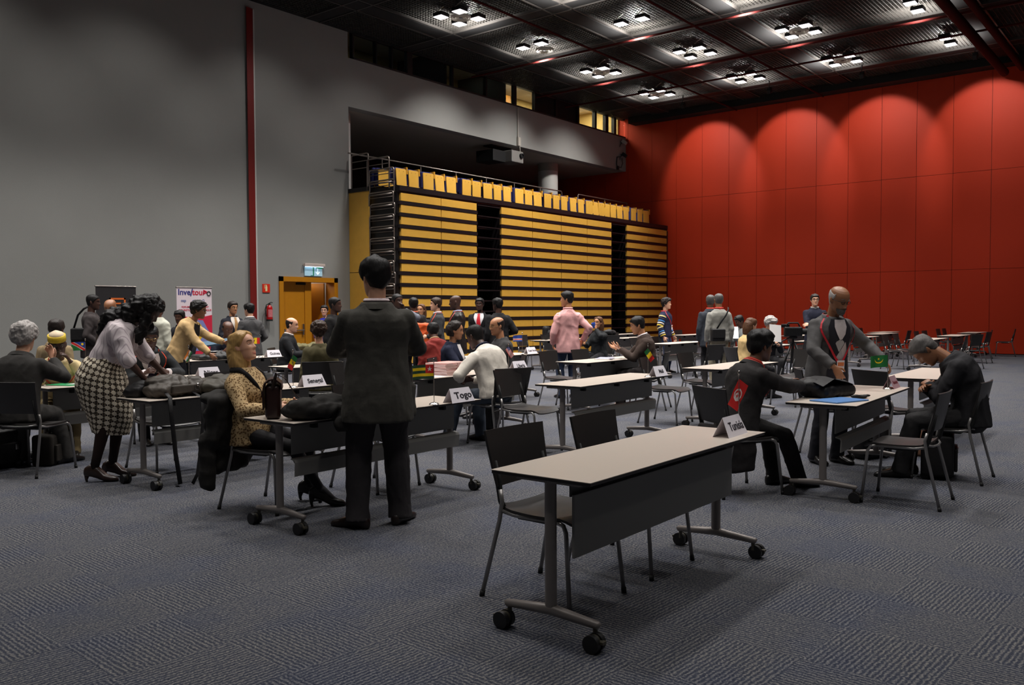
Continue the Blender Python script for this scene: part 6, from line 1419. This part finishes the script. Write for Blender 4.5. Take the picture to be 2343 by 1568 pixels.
# ---- stacks of booklets on the Liberia table: every booklet on its own
M_bk = mat('booklet_white', (226, 206, 204), 0.6); M_bkr = mat('booklet_red', (222, 158, 150), 0.6)
random.seed(11); first_b = None; names = ['lowest', 'second lowest', 'third lowest', 'fourth from the bottom', 'middle', 'fifth from the top', 'fourth from the top', 'third from the top', 'second from the top', 'topmost']
for s_i, (sx0, sy0, cn) in enumerate(((7.22, 6.84, 'left booklet pile'), (7.44, 6.86, 'right booklet pile'))):
    for k in range(10):
        if first_b is None:
            r = MB(); r.bbox((-0.105, -0.148, 0.0015), (0.105, 0.148, 0.0125)); first_b = r.build('booklet', M_bk)
            q = MB(); q.bbox((-0.106, -0.149, 0.0127), (0.106, 0.149, 0.0140)); q.bbox((-0.106, -0.149, 0.0), (0.106, 0.149, 0.0013)); q.build('cover', M_bkr, first_b); o = first_b
        else: o = copy_tree(first_b)
        tag(o, '%s booklet of the %s on the Liberia table' % (names[k], cn), 'booklet', 'red and white booklets stacked on the Liberia table')
        o.location = (sx0+random.uniform(-0.008, 0.008), sy0+random.uniform(-0.008, 0.008), TZ+0.0143*k); o.rotation_euler = (0, 0, R(8+random.uniform(-5, 5)))
sheet((7.02, 6.78, TZ), R(15), 'white sheet left of the booklet piles', 0.21, 0.29)
# ---- behind Guinea: olive coat, bag with papers, blue folder in the tan blazer's hand
o = blob('coat', clothm((98, 92, 62), 0.8, 0.3), [sph((0, 0, 0.05), (0.55, 0.20, 0.06)), sph((0.25, 0.02, 0.09), (0.28, 0.14, 0.05)), sph((-0.30, -0.04, 0.08), (0.25, 0.16, 0.05)), sph((0.55, -0.02, 0.04), (0.25, 0.10, 0.04))], 0.016, 0.022, 7, 3.0, None, 3, (10.55, 13.50, TZ), R(0), True); tag(o, 'olive green coat thrown across the table before the wooden door', 'coat')
o = blob('document_bag', clothm((44, 44, 44), 0.5, 0.2), [bx((0, 0, 0.04), (0.50, 0.34, 0.07), 0.03), sph((0.08, 0.02, 0.08), (0.18, 0.13, 0.05))], 0.012, 0.012, 9, 5.0, None, 2, (7.55, 12.06, TZ), R(-8), True); tag(o, 'dark document bag lying open on the Guinea table', 'bag')
sheet((7.60, 12.05, TZ+0.125), R(15), 'white papers lying on the dark document bag', 0.20, 0.14, 0.004)
sheet((8.02, 12.02, TZ), R(15), 'white sheet on the Guinea table left of the card', 0.21, 0.29)
b = MB(); b.rbox((0, 0, 0), (0.36, 0.25, 0.03), 0.006, 0, rotm(R(12), R(-8), 0)); o = b.build('folder', mat('folder_steel_blue', (70, 98, 120), 0.4)); o.location = (7.36, 11.62, 1.02); o.rotation_euler = (0, 0, R(-30)); tag(o, 'blue-gray folder held out by the person in tan blazer', 'folder', 'folders')
# ---- papers before the brown suit
for i, (x, y, rz, l) in enumerate(((10.95, 7.03, 12, 'pile of white papers before the brown suit'), (11.22, 7.10, -6, 'white sheets right of the paper pile before the brown suit'))):
    sheet((x, y, TZ), R(rz), l, 0.30, 0.22, 0.018 if i == 0 else 0.006, M_paper)
sheet((11.0, 7.04, TZ+0.019), R(25), 'blue-edged folder on top of the paper pile before the brown suit', 0.31, 0.22, 0.008, mat('folder_lilac', (186, 184, 214), 0.5), 'folder', 'folder', 'folders')
# ---- table with blue folder and black bag
b = MB(); b.rbox((0, 0, 0.006), (0.40, 0.26, 0.012), 0.004); o = b.build('folder', mat('folder_blue', (84, 130, 188), 0.4)); o.location = (7.00, 2.29, TZ); o.rotation_euler = (0, 0, R(-18)); tag(o, 'flat sky-blue folder at the left end of the bag table', 'folder', 'folders')
bb = empty('briefcase', (7.34, 2.50, TZ), R(-14)); tag(bb, 'soft black bag lying open on the table before the bald man', 'bag')
blob('bag_body', M_nyl, [bx((0, 0, 0.05), (0.46, 0.26, 0.09), 0.035), sph((-0.16, 0.04, 0.10), (0.14, 0.12, 0.06)), sph((0.12, 0, 0.08), (0.12, 0.12, 0.05))], 0.010, 0.010, 10, 7.0, bb, 2, None, None, True)
b = MB(); b.loft([[V((-0.26, y, 0.10+0.05*(1-abs(y)/0.14))) for y in (-0.13, -0.05, 0.05, 0.13)], [V((-0.10, y, 0.155+0.03*(1-abs(y)/0.14))) for y in (-0.13, -0.05, 0.05, 0.13)], [V((0.10, y, 0.12)) for y in (-0.13, -0.05, 0.05, 0.13)], [V((0.2, y, 0.095)) for y in (-0.13, -0.05, 0.05, 0.13)]], closed=False); b.build('flap', M_nyl, bb, smooth=True)
MB().box((0.0, -0.02, 0.150), (0.05, 0.025, 0.004), 0, 0.4).build('bag_label', M_card, bb)
o = blob('glove', M_nyl, [sph((0, 0, 0.015), (0.07, 0.035, 0.016)), sph((0.06, 0.02, 0.02), (0.05, 0.014, 0.012)), sph((-0.05, -0.02, 0.02), (0.05, 0.02, 0.015))], 0.006, 0.003, 20, 0, None, 2, (7.30, 2.22, TZ), R(-40)); tag(o, 'crumpled black glove beside the blue folder', 'glove')
# ---- bags on the floor
def case(loc, rz, d, label, m=None, wheels=False, handle=True, cat='bag', name='briefcase'):
    r = empty(name, loc, rz); tag(r, label, cat, 'bags on the floor'); m = m or M_nyl; z0 = 0.03 if wheels else 0.0
    MB().rbox((0, 0, z0+d[2]/2), d, 0.03, 0, None, 3).build('case_body', m, r, smooth=True)
    MB().rbox((0, -d[1]/2-0.012, z0+d[2]*0.40), (d[0]*0.8, 0.03, d[2]*0.55), 0.012).build('front_pocket', m, r)
    if handle: MB().tube([(-0.07, 0, z0+d[2]-0.01), (-0.06, 0, z0+d[2]+0.045), (0.06, 0, z0+d[2]+0.045), (0.07, 0, z0+d[2]-0.01)], 0.011, 8).build('handle', M_black, r, smooth=True)
    if wheels:
        for s in (-1, 1): MB().cyl((s*(d[0]/2-0.05)-0.012, d[1]/2-0.03, 0.033), (s*(d[0]/2-0.05)+0.012, d[1]/2-0.03, 0.033), 0.033, n=16).build('wheel', M_wheel, r, auto=40)
    MB().box((d[0]*0.2, -d[1]/2-0.03, z0+d[2]*0.55), (0.03, 0.008, 0.05)).build('buckle', M_chrome, r)
    return r
case((8.95, 2.60, 0), R(-20), (0.42, 0.16, 0.30), 'black briefcase standing under the bag table, behind its rear leg')
case((8.28, 1.85, 0), R(12), (0.46, 0.26, 0.36), 'big black trolley case under the slumped person\'s chair', wheels=True, cat='suitcase', name='suitcase')
case((9.40, 2.28, 0), R(30), (0.22, 0.12, 0.30), 'tan paper bag under the empty table beside the slumped person\'s knee', mat('bag_tan', (150, 108, 84), 0.7), name='paper_bag')
case((8.30, 7.05, 0), R(20), (0.34, 0.18, 0.34), 'dark backpack on the floor under the Liberia table', name='backpack')
case((3.80, 8.85, 0), R(40), (0.46, 0.2, 0.30), 'dark bag on the floor beneath the gray-haired person\'s table end', clothm((44, 40, 36)), name='travel_bag')
case((3.35, 9.0, 0), R(10), (0.5, 0.24, 0.36), 'black bag on the floor left of the gray-haired person\'s feet', name='travel_bag')
case((13.2, 8.9, 0), R(20), (0.34, 0.2, 0.36), 'dark bag on the floor left of the pink-shirted person', name='backpack')
o = blob('backpack', M_nyl, [bx((0, 0, 0.18), (0.24, 0.16, 0.34), 0.06), sph((0, -0.08, 0.14), (0.09, 0.05, 0.11))], 0.014, 0.012, 9, 1.0, None, 2, (17.55, 13.0, TZ), R(10)); tag(o, 'black backpack standing on the table left of the pink shirt', 'bag')
o = blob('jacket', M_nyl, [bx((0, 0, 0.72), (0.14, 0.46, 0.42), 0.06), sph((-0.04, 0, 0.90), (0.09, 0.22, 0.08))], 0.018, 0.02, 8, 1.0, None, 3, (18.85, 11.98, 0.02), R(80), True); tag(o, 'black jacket hung on the chair right of the pink shirt', 'jacket')
o = blob('bag', clothm((52, 50, 50)), [sph((0, 0, 0.07), (0.20, 0.12, 0.07)), sph((-0.12, 0, 0.12), (0.08, 0.05, 0.07))], 0.014, 0.012, 10, 2.0, None, 2, (18.95, 9.25, TZ), R(10)); tag(o, 'small dark bag on the bare table before striped sleeves', 'bag')
sheet((18.6, 9.35, TZ), R(20), 'white sheet beside the small dark bag by striped sleeves', 0.2, 0.28)
# ---- carried things
o = blob('carrier_bag', mat('bag_orange', (232, 92, 34), 0.6), [bx((0, 0, 0), (0.32, 0.09, 0.40), 0.03)], 0.014, 0.012, 8, 2.0, None, 2, (11.95, 11.85, 1.05), R(-40), True); tag(o, 'bright orange carrier bag held at the black suit\'s hip', 'bag')
def strap_bag(loc, rz, d, m, pts, label):
    r = empty('shoulder_bag', loc, rz); tag(r, label, 'bag', 'carried shoulder bags')
    MB().rbox((0, 0, 0), d, 0.03, 0, None, 3).build('bag_body', m, r, smooth=True)
    MB().rbox((0, -d[1]/2-0.005, d[2]*0.1), (d[0]*0.96, 0.02, d[2]*0.7), 0.008).build('flap', m, r)
    MB().tube(pts, 0.016, 8, flat=0.25, upv=(1, 0, 0)).build('strap', m, r, smooth=True); return r
strap_bag((6.66, 14.42, 1.10), R(-40), (0.28, 0.12, 0.26), M_nyl, [(-0.10, 0, 0.12), (0.0, -0.12, 0.34), (0.10, -0.16, 0.44), (0.16, -0.14, 0.48)], 'black shoulder bag hanging beside the tall dark suit at the banner')
strap_bag((15.54, 7.40, 1.0), R(-46), (0.26, 0.16, 0.24), M_nyl, [(-0.02, 0.0, 0.11), (0.06, 0.0, 0.24), (0.16, -0.01, 0.38), (0.22, 0.03, 0.48), (0.25, 0.12, 0.53)], 'black camera bag hanging on the back of the light gray sweater')
c = MB(); c.lathe([(0.0, 0), (0.033, 0.0), (0.041, 0.10), (0.038, 0.10), (0.031, 0.006), (0.0, 0.006)], n=20); o = c.build('paper_cup', mat('cup_blue', (60, 100, 200), 0.5), auto=40)
hp = cup.root; o.location = hp.matrix_basis @ V((0.155, -0.01, 1.13)); o.rotation_euler = (0, R(-20), 0); tag(o, 'blue cup held to the mouth of the seated person in black', 'cup')
b = MB(); b.box((0, 0, 0), (0.21, 0.004, 0.297), 0, 0, rotm(R(-14), R(6), 0)); o = b.build('paper_sheet', M_paper); o.location = (14.34, 5.77, 1.08); o.rotation_euler = (0, 0, R(-42)); tag(o, 'large white sheet held up right of the long brown curls', 'paper', 'papers on the tables')
b = MB(); b.box((0, 0, 0), (0.21, 0.004, 0.297), 0, 0, rotm(R(-30), 0, 0)); o = b.build('paper_sheet', M_paper); o.location = (18.05, 8.22, 0.98); o.rotation_euler = (0, 0, R(-60)); tag(o, 'white sheet held by the seated person in light gray jacket', 'paper', 'papers on the tables')
# ---- laptop, papers and the video camera near the laptop table
lp = empty('laptop', (16.75, 7.2, TZ), R(130)); tag(lp, 'open dark laptop on the table behind the long brown curls', 'laptop')
MB().rbox((0, 0, 0.009), (0.33, 0.23, 0.016), 0.004).build('keyboard_base', M_blackm, lp); MB().rbox((0, 0.15, 0.12), (0.33, 0.012, 0.22), 0.004, 0, rotm(R(-18), 0, 0)).build('screen', M_black, lp)
for x, y, rz, l in ((17.35, 7.05, 10, 'white papers at the right end of the laptop table'), (16.45, 7.05, -12, 'white papers at the left end of the laptop table'), (22.0, 9.65, 5, 'white papers on the table of the light gray jacket'), (20.75, 9.6-2.2, 0, 'white sheet on the table behind the video camera')):
    sheet((x, y, TZ), R(rz), l, 0.3, 0.22, 0.008)
tp = empty('tripod_camera', (14.75, 5.62, 0), R(-60)); tag(tp, 'black video camera on a tripod behind the bald man', 'video camera')
MB().rbox((0, 0, 1.10), (0.30, 0.14, 0.16), 0.02).build('camera_body', M_blackm, tp)
MB().lathe([(0.05, 0), (0.055, 0.12), (0.065, 0.16), (0.05, 0.17)], (0.14, 0, 1.10), 18, 0, rotm(0, R(90))).build('lens', M_black, tp, auto=40)
MB().rbox((-0.12, 0.06, 1.20), (0.14, 0.05, 0.06), 0.01).build('viewfinder', M_blackm, tp)
MB().tube([(0.12, 0, 1.17), (0.08, 0, 1.25), (-0.08, 0, 1.25), (-0.12, 0, 1.18)], 0.014, 8).build('handle', M_black, tp, smooth=True)
b = MB(); b.cyl((0, 0, 0.55), (0, 0, 0.98), 0.018, n=10); b.rbox((0, 0, 1.0), (0.12, 0.10, 0.05), 0.01); b.tube([(-0.05, 0, 1.0), (-0.32, 0.05, 0.86)], 0.01, 6); b.build('tripod_head', M_blackm, tp)
for k in range(3):
    a = R(90+120*k); b = MB(); b.tube([(0.03*math.cos(a), 0.03*math.sin(a), 0.92), (0.22*math.cos(a), 0.22*math.sin(a), 0.45)], 0.017, 8); b.tube([(0.22*math.cos(a), 0.22*math.sin(a), 0.47), (0.40*math.cos(a), 0.40*math.sin(a), 0.01)], 0.012, 8); b.build('leg', M_blackm, tp, smooth=True)
sheet((12.45, 12.25, 1.10), R(30), 'white papers in the hands of the long-haired person under the stand', 0.21, 0.28, 0.006)
# ================================================================== LIGHT
def spot(x, y, z, power, ang=96, blend=0.55, col=(1.0, 0.965, 0.93), size=0.35, name='downlight', aim=None):
    l = bpy.data.lights.new(name, 'SPOT'); l.energy = power; l.spot_size = R(ang); l.spot_blend = blend; l.color = col; l.shadow_soft_size = size
    o = bpy.data.objects.new(name, l); COL.objects.link(o); o.location = (x, y, z)
    if aim is not None: o.rotation_euler = V(aim).to_track_quat('-Z', 'Y').to_euler()
    return o
def point(x, y, z, power, col=(1.0, 0.97, 0.9), size=0.1, name='added_mesh_light'):
    l = bpy.data.lights.new(name, 'POINT'); l.energy = power; l.color = col; l.shadow_soft_size = size
    o = bpy.data.objects.new(name, l); COL.objects.link(o); o.location = (x, y, z); return o
def area(loc, rot, sx, sy, power, col, name='area_lamp'):
    l = bpy.data.lights.new(name, 'AREA'); l.shape = 'RECTANGLE'; l.size = sx; l.size_y = sy; l.energy = power; l.color = col
    o = bpy.data.objects.new(name, l); COL.objects.link(o); o.location = loc; o.rotation_euler = rot; return o
PW = 1150; WX = 29.6
for x in GX:
    for y in GY:
        k = {10.2: 0.85, 13.7: 0.95, 17.2: 0.95, 20.7: 0.8, 24.0: 0.48, 27.65: 0.32}[x]
        if x > 23 and y > 12: k *= 1.6
        elif x > 23 and y > 3: k *= 1.2
        if y < 3: k *= 0.6
        spot(x, y, 9.14, PW*k, 96, 0.6)
        if x >= 17 and y > 3: spot(x+0.75, y+0.5, 9.04, 430, 156, 0.35, aim=(0, 0, 1), size=0.08, name='added_mesh_light')  # added uplights set off from the lamps, brighten the mesh patches
        if x > 27 and y > 3: spot(WX, y, 9.02, 330, 73, 0.35, aim=(2.4, 0, -1.75), size=0.08, name='added_wall_wash')  # added light in the made-up housings, scallops the red wall
        if x < 18 and y > 15: spot(x, y, 9.1, 150, 76, 0.85, aim=(0, 3.9, -4.2), size=0.15, name='added_wall_wash')  # added wash on the grey wall, separate from the cluster lamps
        if x > 18 and y > 15: spot(x, y, 9.1, 900, 80, 0.9, aim=(0, 3.9, -4.0), size=0.15, name='added_wall_wash')  # added wash to brighten the gallery face
# rows over the side of the hall beside and behind the camera
for x, y, k in ((6.7, 15.55, 0.8), (6.7, 12.2, 0.75), (6.7, 9.05, 0.6), (6.7, 5.72, 0.5), (3.2, 15.55, 0.7), (3.2, 12.2, 0.6), (3.2, 9.05, 0.42), (3.2, 5.72, 0.32), (3.2, 2.4, 0.24), (6.7, 2.4, 0.3), (-0.5, 12.2, 0.4), (-0.5, 5.7, 0.2), (3.2, -1.0, 0.2), (-0.5, 1.0, 0.18), (6.7, -1.0, 0.25), (10.2, -1.0, 0.25), (6.7, -4.3, 0.2)):
    spot(x, y, 9.14, PW*k, 96, 0.6)
for x in (6.7, 3.2): spot(x, 15.55, 9.1, 150, 76, 0.85, aim=(0, 3.9, -4.2), size=0.15, name='added_wall_wash')  # same added wash for the nearer grey wall
# gallery rooms and lobby behind the door
for (x, p) in ((26.0, 60), (28.3, 90), (30.6, 110)):
    area((x, YW+1.3, 10.05), (0, 0, 0), 1.6, 1.2, p, (1.0, 0.86, 0.66), 'booth_lamp')
area((23.2, YW+1.5, 10.05), (0, 0, 0), 1.6, 1.0, 2.0, (1.0, 0.9, 0.7), 'booth_lamp')
area((18.8, YW+1.5, 10.05), (0, 0, 0), 3.0, 1.0, 1.2, (0.75, 0.85, 1.0), 'booth_lamp')
area((14.8, YW+1.6, 2.85), (0, 0, 0), 2.2, 1.6, 60, (1.0, 0.88, 0.80), 'lobby_lamp')
wd = bpy.data.worlds.new('world'); wd.use_nodes = True; sc.world = wd
wd.node_tree.nodes['Background'].inputs[0].default_value = (0.9, 0.93, 1.0, 1); wd.node_tree.nodes['Background'].inputs[1].default_value = 0.03
sc.view_settings.view_transform = 'Standard'; sc.view_settings.look = 'None'; sc.view_settings.exposure = 0.0; sc.view_settings.gamma = 1.0
sc.view_settings.use_curve_mapping = False
